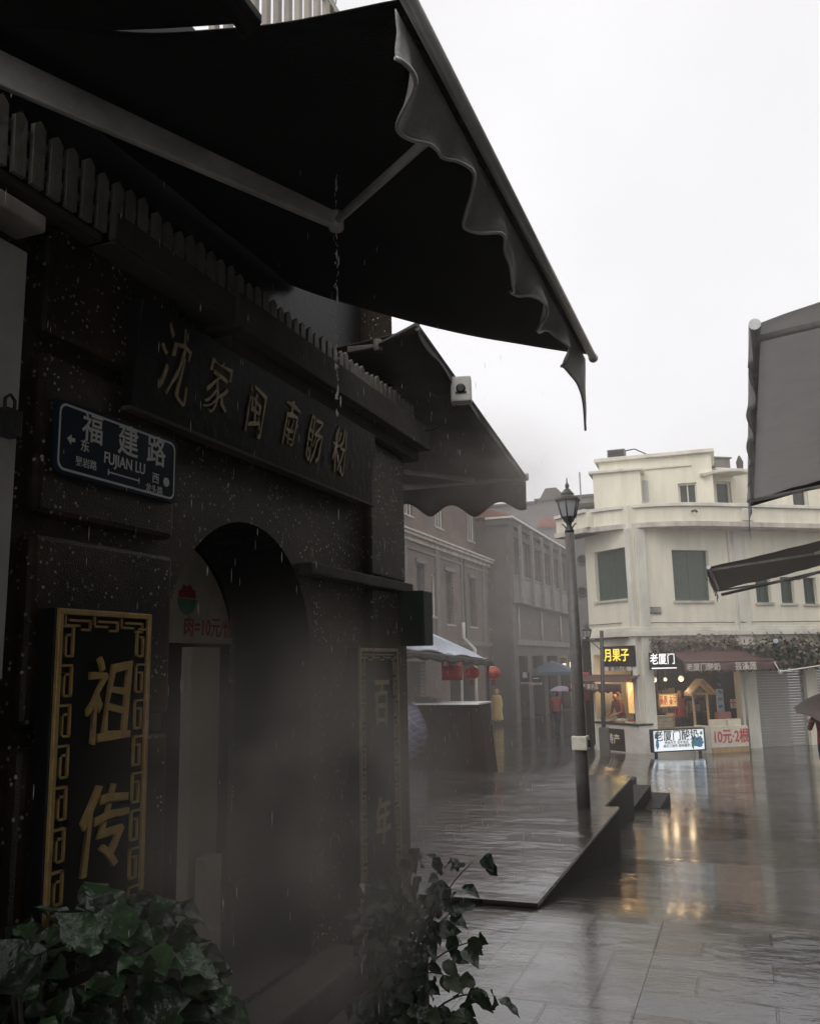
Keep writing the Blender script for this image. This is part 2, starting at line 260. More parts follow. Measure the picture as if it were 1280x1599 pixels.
class MB:
    def __init__(s): s.v = []; s.f = []; s.sm = []
    def add(s, vs, fs, smooth=False):
        k = len(s.v); s.v += [Vector(q) for q in vs]; s.f += [tuple(i+k for i in f) for f in fs]; s.sm += [smooth]*len(fs); return s
    def hexa(s, q): return s.add(q, [(0, 3, 2, 1), (4, 5, 6, 7), (0, 1, 5, 4), (1, 2, 6, 5), (2, 3, 7, 6), (3, 0, 4, 7)])
    def box(s, u0, u1, v0, v1, w0, w1, fr=WF):
        return s.hexa([fr.p(u0, v0, w0), fr.p(u1, v0, w0), fr.p(u1, v0, w1), fr.p(u0, v0, w1), fr.p(u0, v1, w0), fr.p(u1, v1, w0), fr.p(u1, v1, w1), fr.p(u0, v1, w1)])
    def xyz(s, x0, x1, y0, y1, z0, z1):
        return s.hexa([(x0, y0, z0), (x1, y0, z0), (x1, y1, z0), (x0, y1, z0), (x0, y0, z1), (x1, y0, z1), (x1, y1, z1), (x0, y1, z1)])
    def tube(s, pts, r, n=8, cap=True):
        pts = [Vector(p) for p in pts]; rs = r if isinstance(r, (list, tuple)) else [r]*len(pts)
        k = len(s.v); prev = None
        for i, p in enumerate(pts):
            d = (pts[min(i+1, len(pts)-1)] - pts[max(i-1, 0)]).normalized()
            a = prev if prev is not None else (Vector((0, 0, 1)) if abs(d.z) < .9 else Vector((1, 0, 0)))
            b = d.cross(a).normalized(); a = b.cross(d).normalized(); prev = a
            for j in range(n):
                t = 2*math.pi*j/n; s.v.append(p + (a*math.cos(t) + b*math.sin(t))*rs[i])
        for i in range(len(pts)-1):
            for j in range(n):
                s.f.append((k+i*n+j, k+i*n+(j+1) % n, k+(i+1)*n+(j+1) % n, k+(i+1)*n+j)); s.sm.append(True)
        if cap:
            s.f.append(tuple(k+j for j in range(n))[::-1]); s.sm.append(False)
            s.f.append(tuple(k+(len(pts)-1)*n+j for j in range(n))); s.sm.append(False)
        return s
    def lathe(s, c, prof, n=16, smooth=True, ang=0):
        c = Vector(c); k = len(s.v)
        for r, z in prof:
            for j in range(n):
                t = 2*math.pi*j/n + ang; s.v.append(c + Vector((r*math.cos(t), r*math.sin(t), z)))
        for i in range(len(prof)-1):
            for j in range(n):
                s.f.append((k+i*n+j, k+i*n+(j+1) % n, k+(i+1)*n+(j+1) % n, k+(i+1)*n+j)); s.sm.append(smooth)
        s.f.append(tuple(k+j for j in range(n))[::-1]); s.sm.append(False)
        s.f.append(tuple(k+(len(prof)-1)*n+j for j in range(n))); s.sm.append(False)
        return s
    def prism(s, poly, w0, w1, fr):
        """Flat outline (u,v) counter-clockwise, from w0 to w1."""
        n = len(poly)
        return s.add([fr.p(u, v, w0) for u, v in poly] + [fr.p(u, v, w1) for u, v in poly],
                     [tuple(range(n))[::-1], tuple(range(n, 2*n))] + [(i, (i+1) % n, n+(i+1) % n, n+i) for i in range(n)])
    def slabgrid(s, fn, nu, nv, th):
        """A curved sheet with real thickness; fn(a,b) for a,b in 0..1."""
        top = [Vector(fn(i/nu, j/nv)) for i in range(nu+1) for j in range(nv+1)]; m = nv+1
        e1 = top[nv*0+m]-top[0]; e2 = top[1]-top[0]; nn = e1.cross(e2).normalized()*th
        N = len(top); vs = top + [q-nn for q in top]; fs = []
        for i in range(nu):
            for j in range(nv):
                a = i*m+j; fs.append((a, a+m, a+m+1, a+1)); fs.append((N+a, N+a+1, N+a+m+1, N+a+m))
        for i in range(nu):
            a = i*m; fs.append((a, N+a, N+a+m, a+m)); a = i*m+nv; fs.append((a, a+m, N+a+m, N+a))
        for j in range(nv):
            a = j; fs.append((a, a+1, N+a+1, N+a)); a = nu*m+j; fs.append((a, N+a, N+a+1, a+1))
        return s.add(vs, fs, True)
    def holes(s, u0, u1, v0, v1, hs, depth, fr, w=0):
        """A wall face with rectangular openings and their reveals."""
        us = sorted({u0, u1, *[min(max(h[i], u0), u1) for h in hs for i in (0, 1)]}); vs = sorted({v0, v1, *[min(max(h[i], v0), v1) for h in hs for i in (2, 3)]})
        for a, b in zip(us, us[1:]):
            for c, d in zip(vs, vs[1:]):
                um, vm = (a+b)/2, (c+d)/2
                if any(h[0] < um < h[1] and h[2] < vm < h[3] for h in hs): continue
                s.add([fr.p(a, c, w), fr.p(b, c, w), fr.p(b, d, w), fr.p(a, d, w)], [(0, 1, 2, 3)])
        for h in hs:
            q = [(h[0], h[2]), (h[1], h[2]), (h[1], h[3]), (h[0], h[3])]
            for i in range(4):
                (a, c), (b, d) = q[i], q[(i+1) % 4]
                s.add([fr.p(a, c, w), fr.p(b, d, w), fr.p(b, d, w-depth), fr.p(a, c, w-depth)], [(0, 3, 2, 1)])
        return s
    def build(s, name, mat, parent=None, bevel=0, weld=False):
        me = bpy.data.meshes.new(name); me.from_pydata([tuple(q) for q in s.v], [], s.f); me.update()
        me.polygons.foreach_set('use_smooth', s.sm)
        me.materials.append(K[mat] if isinstance(mat, str) else mat)
        if weld:
            b = bmesh.new(); b.from_mesh(me); bmesh.ops.remove_doubles(b, verts=b.verts, dist=1e-4); b.to_mesh(me); b.free()
        o = bpy.data.objects.new(name, me); COL.objects.link(o)
        if parent: attach(o, parent)
        if bevel:
            md = o.modifiers.new('bevel', 'BEVEL'); md.width = bevel; md.segments = 2; md.limit_method = 'ANGLE'
        return o
ROOTINV = {}
def attach(o, parent):
    o.parent = parent
    if parent.name in ROOTINV: o.matrix_parent_inverse = ROOTINV[parent.name]
def tag(o, label, cat, group=None):
    o['label'] = label; o['category'] = cat
    if group: o['group'] = group
    return o
def kind(o, k): o['kind'] = k; return o
def thing(name, label, cat, loc, group=None):
    o = bpy.data.objects.new(name, None); COL.objects.link(o); o.location = loc; o.empty_display_size = .2
    ROOTINV[o.name] = Matrix.Translation(-Vector(loc)); return tag(o, label, cat, group)
def text(s, size, name, mat, parent, mtx, depth=.004, off=0, shear=0, sx=1, wob=0, align='CENTER', space=1):
    cu = bpy.data.curves.new('t', 'FONT'); cu.body = s; cu.size = size; cu.align_x = align; cu.align_y = 'CENTER'
    cu.extrude = depth; cu.offset = off*size; cu.shear = shear; cu.resolution_u = 3; cu.space_character = space
    o = bpy.data.objects.new('t', cu); COL.objects.link(o)
    dg = bpy.context.evaluated_depsgraph_get(); me = bpy.data.meshes.new_from_object(o.evaluated_get(dg))
    bpy.data.objects.remove(o); bpy.data.curves.remove(cu)
    for v in me.vertices:
        q = v.co.copy()
        if wob: 
            d = noise.noise_vector(Vector((q.x*2.2/size+len(s)*3.1+ord(s[0]) % 17, q.y*2.2/size, 0)))*wob*size; q.x += d.x; q.y += d.y
        q.x *= sx; v.co = mtx @ q
    me.materials.clear(); me.materials.append(K[mat]); me.update()
    o = bpy.data.objects.new(name, me); COL.objects.link(o)
    if parent: attach(o, parent)
    return o
def sm(t): t = max(0, min(1, t)); return t*t*(3-2*t)
def interp(t, ks):
    if t <= ks[0][0]: return ks[0][1]
    for (a, b), (c, d) in zip(ks, ks[1:]):
        if t <= c: return b + (d-b)*(t-a)/(c-a)
    return ks[-1][1]

# ---------------------------------------------------------------- ground
def gz(x, y):
    r = interp(y, [(6.0, -.03), (6.3, -.05), (10.2, -.54), (15, -.74), (21, -1.03), (90, -1.05)])
    l = interp(y, [(5.9, -.03), (6.2, -.06), (10.2, -.2), (13.7, -.27), (15, -.33), (26, -1.03), (42, -1.4), (90, -1.5)])
    k = sm((x+4.2)/2.6) if y > 13 else sm((x+2.6)/.9)
    if y > 26: k = sm((x+5.5)/3)
    return l + (r-l)*k
K['pave'] = wet_paving('wet_setts', (.030, .025, .021), (.070, .060, .051), (.015, .013, .012), .74, .30, .02, .13, .22, .5, .14, .115)
K['slabs'] = wet_paving('wet_slabs', (.085, .078, .070), (.165, .155, .140), (.04, .037, .033), .42, .9, .04, .20, .14, .5, .25, .05)
xs = [-60, -40, -25, -18, -14, -11, -9, -7.5] + [-6.5+.25*i for i in range(48)] + [6, 8, 12, 20, 40, 60]
ys = [-30, -10, -3] + [.5*i for i in range(0, 12)] + [5.8+.2*i for i in range(0, 70)] + [20+i for i in range(1, 26)] + [50, 60, 80, 110]
g = MB(); g.add([(x, y, gz(x, y)) for x in xs for y in ys], [(i*len(ys)+j, (i+1)*len(ys)+j, (i+1)*len(ys)+j+1, i*len(ys)+j+1) for i in range(len(xs)-1) for j in range(len(ys)-1)], True)
kind(g.build('ground', 'pave'), 'structure')
# raised terraces of the side street: level top, side wall growing as the square falls away
def terrace(x0, x1, y0, y1, z, th=.9):
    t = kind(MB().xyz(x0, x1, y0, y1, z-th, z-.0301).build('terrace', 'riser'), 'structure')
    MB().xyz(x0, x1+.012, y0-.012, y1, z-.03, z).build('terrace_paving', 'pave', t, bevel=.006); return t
terrace(-12, -1.47, 6.13, 10.21, 0)
terrace(-12, -1.74, 10.215, 13.7, -.1)
def on_ground(px, py, y0=9):
    y = y0
    while y < 30:
        p = at(px, py, Y=y)
        if p.z <= gz(p.x, p.y): return Vector((p.x, p.y, gz(p.x, p.y)))
        y += .02
    return p
def ramp(tip, foot, topz, wd):          # a low stone wedge: thin lip towards the square, rising away
    m = MB(); dn = Vector((0, 0, -.15)); L_ = Vector((-wd, .0, 0)); tp = Vector((foot.x, foot.y, topz)); tp2 = Vector((tip.x, tip.y, tip.z+.012))
    m.add([tip+dn, foot+dn, tp, tp2, tip+dn+L_, foot+dn+L_, tp+L_, tp2+L_], [(0, 1, 2, 3), (7, 6, 5, 4), (3, 2, 6, 7), (1, 5, 6, 2), (0, 3, 7, 4), (0, 4, 5, 1)])
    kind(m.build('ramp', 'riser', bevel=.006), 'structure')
for (tx, ty), (fx, fy), topy, wd in (((956, 1258), (995, 1240), 1213, 1.0), ((982, 1273), (1018, 1258), 1226, .62), ((1030, 1264), (1046, 1258), 1238, .34)):
    tp_, ft = on_ground(tx, ty), on_ground(fx, fy); ft.y = max(ft.y, tp_.y+.7); ft.z = gz(ft.x, ft.y); ramp(tp_, ft, at(fx-3, topy, Y=ft.y).z, wd)
# pale granite pavement of the foreground, a sheet 4 mm above the setts, with its kerb line
pv = MB(); vs = []; n_ = 60
for i in range(n_+1):
    y = -3 + 9.08*i/n_
    for k in range(9):
        x = -1.47 + .84*k/8; vs.append((x, y, gz(x, y)+.004))
pv.add(vs, [(i*9+k, i*9+k+1, (i+1)*9+k+1, (i+1)*9+k) for i in range(n_) for k in range(8)])
kind(pv.build('pavement', 'slabs'), 'structure')

# ---------------------------------------------------------------- the dark corner shop on the left
WL = Fr((-2, 0, 0), (0, 1, 0))        # u = along the street, w = out over the street
sh = thing('corner_shop', 'dark pebble-rendered corner shop with arched doorway under the charcoal awning', 'building', (-2, 2.7, 0))
A0, A1, ASP, ADEP = 2.68, 3.85, 1.66, .43; AC = (A0+A1)/2; AR = (A1-A0)/2; DS = .30
UE = 5.0; VT = 3.04
m = MB()
m.holes(-7, A0, -.3, VT, [], .1, WL); m.holes(A1, UE, -.3, VT, [], .1, WL)
na = 24; arc = [(AC-AR*math.cos(math.pi*i/na), ASP+AR*1.0*math.sin(math.pi*i/na)) for i in range(na+1)]
for (a, b), (c, d) in zip(arc, arc[1:]):
    m.add([WL.p(a, b), WL.p(c, d), WL.p(c, VT), WL.p(a, VT)], [(0, 1, 2, 3)])
m.holes(A0, A1, -.3, DS, [], .1, WL)
m.add([WL.p(UE, -.6, 0), WL.p(UE, -.6, -4), WL.p(UE, 5, -4), WL.p(UE, 5, 0)], [(0, 1, 2, 3)])
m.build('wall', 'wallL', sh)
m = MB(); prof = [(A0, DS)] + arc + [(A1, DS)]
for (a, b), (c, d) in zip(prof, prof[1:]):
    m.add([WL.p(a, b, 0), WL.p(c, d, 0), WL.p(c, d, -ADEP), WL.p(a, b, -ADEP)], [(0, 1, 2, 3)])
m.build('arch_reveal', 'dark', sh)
# rusticated blocks on the left pier, a smooth lesene at the far corner
m = MB()
for a, b in [(-.1, .72), (.78, 1.40), (1.46, 2.03), (2.09, 2.60), (2.66, 3.03)]: m.box(1.98, 2.66, a, b, -.02, .05, WL)
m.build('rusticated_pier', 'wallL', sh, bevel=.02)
m = MB().box(4.50, 5.04, -.3, 2.05, -.02, .05, WL).box(4.50, 5.04, 2.12, 2.92, -.02, .05, WL)
m.build('corner_lesene', 'wallL', sh, bevel=.015)
m = MB().box(3.72, 5.10, 2.055, 2.115, -.02, .075, WL); m.build('string_course', 'stoned', sh, bevel=.008)
m = MB().box(2.9, 5.22, 2.995, 3.095, -.2, .135, WL).box(2.9, 5.22, 2.995, 3.15, .1355, .17, WL).box(2.95, 5.18, 2.92, 2.993, -.2, .10, WL).box(-7, 2.16, 3.034, 3.062, -.2, .10, WL).box(2.162, 2.898, 3.034, 3.135, .118, .15, WL).box(2.162, 2.898, 3.02, 3.033, -.2, .15, WL); m.build('cornice', 'stoned', sh, bevel=.01)
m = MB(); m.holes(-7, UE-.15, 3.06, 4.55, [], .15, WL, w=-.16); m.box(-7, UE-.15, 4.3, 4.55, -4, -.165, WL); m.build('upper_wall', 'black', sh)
m = MB().box(.2, 5, -.3, .27, -4, -.02, WL); m.build('floor_slab', 'stoned', sh)
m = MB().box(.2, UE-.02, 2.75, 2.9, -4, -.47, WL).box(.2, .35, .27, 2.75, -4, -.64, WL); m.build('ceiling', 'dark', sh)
m = MB().box(2.6, 4.3, -.1, .12, -.01, .42, WL).box(2.66, 4.1, .12, .28, -.01, .22, WL); m.build('doorstep', 'stoned', sh, bevel=.015)
# cream jamb, inner partition
a, b = WL.pix(300, 1012, -.46); c, d = WL.pix(343, 1012, -.46)
m = MB().box(a, c, .28, 1.72, -.52, -.455, WL); m.build('door_jamb', 'cream', sh, bevel=.006)
a, b = WL.pix(322, 1342, -.36); c, d = WL.pix(347, 1342, -.36)
m = MB().box(a, c, .28, b, -.42, -.36, WL); m.build('low_post', 'menu', sh, bevel=.006)  # short narrow post standing in the doorway
m = MB().holes(.3, UE-.02, .28, 2.75, [(1.4, 3.4, .28, 2.4)], .1, WL, w=-3.9); m.build('back_wall', 'stone', sh)  # unseen opening added at the back to let daylight into the room
m = MB().box(c+.02, A1+.4, .28, 2.4, -.80, -.72, WL); m.build('inner_door', 'woodd', sh)
# pale shuttered window at the extreme left, with lock and head shelf
us_ = WL.pix(26, 700, .055)[0]; m = MB().box(1.2, us_, 1.60, 2.88, 0, .055, WL); m.box(1.2, us_-.03, .3, 1.60, 0, .04, WL); wsh = m.build('window_shutter', 'white', sh, bevel=.006)
a, b = WL.pix(14, 655, .08); m = MB().box(a-.03, a+.03, b-.05, b+.03, .055, .10, WL).tube([WL.p(a-.018, b+.03, .08), WL.p(a-.018, b+.06, .08), WL.p(a, b+.075, .08), WL.p(a+.018, b+.06, .08), WL.p(a+.018, b+.03, .08)], .006, 6)
m.build('padlock', 'iron', wsh, bevel=.006)
uh_ = WL.pix(71, 390, .12)[0]; m = MB().box(1.2, uh_, 2.93, 2.985, 0, .12, WL); m.build('window_head', 'grimy', sh, bevel=.008)

# picket fence on the cornice
fe = thing('picket_fence', 'low weathered white picket fence along the cornice under the charcoal awning', 'fence', (-1.88, 3, 3.06))
for z in (3.115, 3.205): MB().box(.3, 5.0, z, z+.028, .085, .10, WL).build('rail', 'picket', fe)
for i in range(64):
    u = .55 + i*.071; h = 3.278 + random.uniform(-.012, .012); t = random.uniform(-.006, .006)
    zq = 3.064 if u < 2.85 else 3.102
    MB().prism([(u, zq), (u+.046, zq), (u+.046+t, h-.02), (u+.023+t, h), (u+t, h-.02)], .10, .116, WL).build('picket', 'picket', fe)

# long name board over the arch
nb = thing('name_board', 'long dark board with six worn gold brush characters over the arch', 'sign', (-1.95, 3.4, 2.52))
MB().hexa([WL.p(2.36, 2.52, .03), WL.p(4.44, 2.52, .03), WL.p(4.44, 2.52, .075), WL.p(2.36, 2.52, .075), WL.p(2.36, 2.915, .05), WL.p(4.44, 2.915, .05), WL.p(4.44, 2.915, .115), WL.p(2.36, 2.915, .115)]).build('board', 'board', nb, bevel=.004)
MB().box(2.34, 4.46, 2.505, 2.519, .03, .09, WL).build('bottom_rail', 'stoned', nb)
tiltm = Matrix.Rotation(R_(5.4), 4, 'X')
for ch, px, py, s in zip('沈家闽南肠粉', (272, 338, 397, 452, 490, 530), (572, 612, 645, 667, 690, 708), (.30, .255, .245, .235, .25, .265)):
    u, v = WL.pix(px, py, .10); text(ch, s, 'character', 'goldw', nb, WL.mat(u, v, .100+.05*(v-2.75)) @ tiltm, .003, -.006, .18, .66, .15)

# blue street sign
ss = thing('street_sign', 'dark blue enamel street sign reading FUJIAN LU on the pebbled pier', 'sign', (-1.92, 2.43, 2.24))
u0, v1 = WL.pix(93, 618, .075); u1, _ = WL.pix(280, 690, .075); _, v0 = WL.pix(91, 737, .075)
cu, cv, hw, hh = (u0+u1)/2, (v0+v1)/2, (u1-u0)/2, (v1-v0)/2
def rrect(cu, cv, hw, hh, r, n=5):
    return [(cu+sx*(hw-r)+r*math.cos(a0+math.pi/2*i/n), cv+sy*(hh-r)+r*math.sin(a0+math.pi/2*i/n)) for sx, sy, a0 in ((1, -1, -math.pi/2), (1, 1, 0), (-1, 1, math.pi/2), (-1, -1, math.pi)) for i in range(n+1)]
MB().prism(rrect(cu, cv, hw, hh, .03), .052, .066, WL).build('plate', 'blue', ss, bevel=.002)
m = MB(); o_, i_ = rrect(cu, cv, hw-.012, hh-.012, .03), rrect(cu, cv, hw-.020, hh-.020, .024)
n = len(o_)
for w in (.0672,):
    m.add([WL.p(*q, w) for q in o_] + [WL.p(*q, w) for q in i_], [(k, (k+1) % n, n+(k+1) % n, n+k) for k in range(n)])
m.build('border', 'signw', ss)
SG = lambda s, z, u, v, sx=1, off=.006: text(s, z, 'lettering', 'signw', ss, WL.mat(cu+u*hw, cv+v*hh, .067), .0008, off, 0, sx)
SG('福', .105, -.47, .42, .95, .012); SG('建', .115, .10, .40, .95, .012); SG('路', .115, .60, .40, .95, .012)
SG('FUJIAN LU', .055, .06, -.23, .85, .01); SG('东', .042, -.58, -.10); SG('西', .042, .60, -.40)
SG('晃岩路', .033, -.55, -.56); SG('龙头路', .033, .58, -.74)
a, b = cu-.80*hw, cv-.02*hh
MB().prism([(a-.012, b), (a+.006, b-.016), (a+.006, b-.006), (a+.022, b-.006), (a+.022, b+.006), (a+.006, b+.006), (a+.006, b+.016)], .0662, .068, WL).build('arrow', 'signw', ss)
a, b = cu+.80*hw, cv-.40*hh
MB().prism([(a+.017*math.cos(t*math.pi/8), b+.017*math.sin(t*math.pi/8)) for t in range(16)], .0662, .068, WL).build('round_mark', 'signw', ss)
a, b = cu-.2*hw, cv-.60*hh; c = cu+.30*hw
MB().prism([(a, b-.0025), (c, b-.0025), (c, b+.0025), (a, b+.0025)], .0662, .0675, WL).prism([(a-.004, b-.01), (a, b-.01), (a, b+.01), (a-.004, b+.01)], .0662, .0675, WL).prism([(c, b-.01), (c+.004, b-.01), (c+.004, b+.01), (c, b+.01)], .0662, .0675, WL).build('dash_line', 'signw', ss)

# gilt plaques either side of the door
def stroke(m, pts, t, w0, w1, fr):
    for (a, b), (c, d) in zip(pts, pts[1:]):
        m.box(min(a, c)-t/2, max(a, c)+t/2, min(b, d)-t/2, max(b, d)+t/2, w0, w1, fr)
def plaque(name, label, u0, u1, v0, v1, w0, chars, cs, gold, fret=True):
    t = thing(name, label, 'plaque', tuple(WL.p((u0+u1)/2, v0, w0)))
    MB().box(u0, u1, v0, v1, w0, w0+.06, WL).build('panel', 'black', t, bevel=.004)
    w = w0+.0605; f = .02; m = MB()
    for a, b, c, d in ((u0+.004, u1-.004, v1-f, v1-.003), (u0+.004, u1-.004, v0+.003, v0+f), (u0+.004, u0+f, v0+f, v1-f), (u1-f, u1-.004, v0+f, v1-f)): m.box(a, b, c, d, w-.002, w+.012, WL)
    m.build('frame', gold, t, bevel=.002)
    m = MB(); q = .0068; bw = .058; ph = .116
    k = 0; v = v1-.05
    while v-ph > v0+.03:
        for a, s in ((u0+f, 1), (u1-f, -1)):       # one key of the meander: a hook winding in on itself
            x = lambda r: a + s*r*bw
            stroke(m, [(x(.0), v-.004), (x(.85), v-.004), (x(.85), v-ph*.80), (x(.32), v-ph*.80), (x(.32), v-ph*.26), (x(.58), v-ph*.26)], q, w-.002, w+.008, WL)
        v -= ph
    nk = 3; pw = (u1-u0-2*f-.02)/nk
    for i in range(nk):
        a = u0+f+.01+i*pw; y = v1-f
        stroke(m, [(a+.004, y-.006), (a+.004, y-bw*.55), (a+pw*.5, y-bw*.55)], q, w-.0015, w+.007, WL)
        stroke(m, [(a+pw*.2, y-bw*.28), (a+pw*.9, y-bw*.28), (a+pw*.9, y-bw*.75), (a+pw*.62, y-bw*.75)], q, w-.001, w+.0065, WL)
    m.build('fret_border', gold, t)
    for ch, v in zip(chars, cs): text(ch, .27, 'character', gold, t, WL.mat((u0+u1)/2+.01, v, w+.004), .006, .006, .12, .82, .09)
    return t
u0, v1 = WL.pix(90, 948, .12); u1, _ = WL.pix(236, 957, .12)
plaque('wall_plaque', 'black and gold plaque with two brush characters and fret border beside the leafy bush', u0, u1, .70, v1, .055, '祖传', (WL.pix(162, 1105, .15)[1], WL.pix(156, 1308, .15)[1]), 'gold')
u0, v1 = WL.pix(568, 1011, .15); u1, _ = WL.pix(628, 1012, .15)
plaque('wall_plaque', 'hazy black and gold plaque at the far corner of the shop, above the trailing vine', u0, u1, .02, v1, .055, '百年', (WL.pix(600, 1100, .15)[1], WL.pix(600, 1290, .15)[1]), 'goldw')

# menu board across the back of the arch
mb_ = thing('menu_board', 'pale price board with red lettering and noodle bowl filling the back of the arch', 'sign', tuple(WL.p(3.0, 1.72, -.6)))
w = -.44; a, b = WL.pix(372, 1006, w)
pts = [(AC-AR*.0-.42, b)] ; back = [(u, v) for u, v in arc]
poly = [(2.60, b), (A1-.012, b)] + [(u-.012, v-.012) for u, v in back[::-1] if v > b+.02 and u > 3.0] + [(2.60, 2.2)]
MB().prism(poly, w-.02, w, WL).build('panel', 'menu', mb_)
tu, tv = WL.pix(322, 985, w)
text('肉=10元/份', .105, 'lettering', 'redink', mb_, WL.mat(tu+.02, tv+.01, w+.001), .0015, .012, .06, .82)
bu, bv = WL.pix(292, 935, w)
MB().prism([(bu+.075*math.cos(math.pi+math.pi*i/12), bv+.075*math.sin(math.pi+math.pi*i/12)) for i in range(13)], w+.0005, w+.003, WL).build('printed_bowl', 'greenink', mb_)
MB().prism([(bu+.068*math.cos(math.pi*i/12), bv+.005+.05*math.sin(math.pi*i/12)+.008*(i % 3)) for i in range(13)], w+.0005, w+.003, WL).build('printed_noodles', 'redink', mb_)

# torn plastic sheet hanging in the gap beside the jamb
ps = MB(); a0, b1 = WL.pix(268, 1010, -.85); a1, _ = WL.pix(302, 1010, -.85); _, b0 = WL.pix(285, 1198, -.85)
def sheet(s, t):
    le = .25+.35*noise.noise(Vector((t*5, 1, 0)))+.15*math.sin(t*9)
    u = a0 + (a1-a0)*(le*(1-t*.2) + s*(1.1-le)); return WL.p(u, b1+(b0-b1)*t, -.85+.03*math.sin(s*7+t*5))
ps.slabgrid(sheet, 10, 24, .002)
tag(ps.build('plastic_sheet', 'pvc'), 'torn pale plastic sheet hanging inside the doorway beside the cream jamb', 'sheet')
# dim counter inside
m = MB().box(2.3, 2.86, .28, 1.0, -1.35, -.95, WL); cn = thing('food_counter', 'dim food counter standing inside the arched doorway', 'counter', tuple(WL.p(2.6, .28, -1.1)))
m.build('cabinet', 'grimy', cn, bevel=.01); MB().box(2.25, 2.9, 1.0, 1.04, -1.4, -.92, WL).build('worktop', 'woodd', cn, bevel=.006)

# projecting dark box at the corner
u0, v1 = WL.pix(640, 925, .1)
bx = thing('box_sign', 'dark green metal box sign jutting from the far corner of the shop', 'sign', (-1.85, 5.0, 1.72))
FB = Fr((0, 4.92, 0), (1, 0, 0)); a, t_ = FB.pix(613, 924); c, d_ = FB.pix(663, 1008)
MB().box(a-.06, c, d_, t_, -.16, 0, FB).build('case', 'greenbox', bx, bevel=.006)
MB().box(a-.04, c-.02, d_+.02, t_-.02, 0, .004, FB).build('face_panel', 'greenbox', bx)
MB().tube([FB.p(a-.02, t_+.0, -.08), FB.p(a-.02, t_+.07, -.08), FB.p(a-.14, t_+.07, -.08)], .012).build('bracket', 'iron', bx)

# ---------------------------------------------------------------- big charcoal awning over the near shop
XB, ZB, YN, YF, XW, ZW = -.56, 3.02, 1.53, 3.90, -2.15, 3.66
aw = thing('retractable_awning', 'large charcoal folding-arm awning with ragged scalloped valance over the dark shop', 'awning', (-2, 2.7, 3.6))
def fab(s, t):       # s along the street, t from wall to front bar
    y = YN + (YF-YN)*s; z = ZW + (ZB-ZW)*t - .10*math.sin(math.pi*t)*(.75+.25*math.cos(s*6.283)) + .05*max(0, 2*s-1)**3*math.sin(math.pi*t) - .05*max(0, 1-4*s)*math.sin(math.pi*t)
    return (XW + (XB-XW)*t, y, z + .012*noise.noise(Vector((s*4, t*4, 0))))
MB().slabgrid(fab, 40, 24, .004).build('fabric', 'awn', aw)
MB().tube([(XB, YN-.03, ZB), (XB, YF+.03, ZB)], .018, 14).build('front_bar', 'alu', aw)
MB().tube([(XB, YF+.028, ZB), (XB, YF+.05, ZB)], .022, 14).build('end_cap', 'alu', aw)
MB().tube([(XW+.06, YN-.1, ZW+.05), (XW+.06, YF+.1, ZW+.05)], .055, 12).build('roller', 'arm', aw)
def val(s, t):
    y = YN + (YF-YN)*s; per = .47; ph = (y-1.72)/per
    d = .118 + .030*math.cos(2*math.pi*ph+.8*math.sin(y*2.3)) + .02*math.sin(y*5)
    d += .035*noise.noise(Vector((y*3.1, 2, 0))) + .012*noise.noise(Vector((y*14, 5, 0)))
    if s > .90: d += .22*((s-.90)/.10)**1.6
    sw = .030*math.sin(2*math.pi*ph*1.0+.6)*t + .014*math.sin(y*23)*t + .03*t + .02*noise.noise(Vector((y*9, t*2, 1)))*t
    return (XB - .032 - sw, y, ZB - .015 - d*t)
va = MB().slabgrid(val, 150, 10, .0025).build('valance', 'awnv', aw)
MB().tube([Vector(val(i/150, 1.0)) for i in range(151)], .0055, 6).build('valance_hem', 'alu', va)
# folding arms: upper arm from the wall, elbow, forearm to the bar
def arm(shoulder, elbow, tip, k=1.0, mt='arm'):
    s, e, t = map(Vector, (shoulder, elbow, tip)); d = (e-s).normalized(); n = Vector((0, 0, 1)).cross(d).normalized()
    a = MB().hexa([s-n*.014+Vector((0, 0, -.058*k)), e-n*.014+Vector((0, 0, -.030*k)), e+n*.014+Vector((0, 0, -.030*k)), s+n*.014+Vector((0, 0, -.058*k)), s-n*.014+Vector((0, 0, .058*k)), e-n*.014+Vector((0, 0, .030*k)), e+n*.014+Vector((0, 0, .030*k)), s+n*.014+Vector((0, 0, .058*k))])
    u = a.build('upper_arm', mt, aw, bevel=.006)
    MB().lathe(e-Vector((0, 0, .034)), [(.022, 0), (.026, .006), (.026, .062), (.022, .068)], 12).build('elbow_joint', mt, u)
    MB().tube([e, t], .014, 8).build('forearm', mt, aw)
arm((-1.99, 1.74, 3.43), tuple(at(525, 345, X=-1.20)), tuple(at(676, 210, Z=2.985)))
arm((-1.99, 4.30, 3.40), tuple(at(590, 540, X=-1.78)), tuple(at(652, 506, X=-1.45)), .35, 'stone')

na_ = thing('retractable_awning', 'lower charcoal awning at the top corner, end-on beside the large charcoal awning', 'awning', (-2, -1, 3.3))
MB().slabgrid(lambda s, t: (-2+1.13*t, -4.5+5.9*s, 3.36-.40*t-.04*math.sin(3.14*t)), 20, 10, .004).build('fabric', 'awn', na_)
MB().tube([(-.87, -4.5, 2.96), (-.87, 1.40, 2.96)], .03, 10).build('front_bar', 'awn', na_)
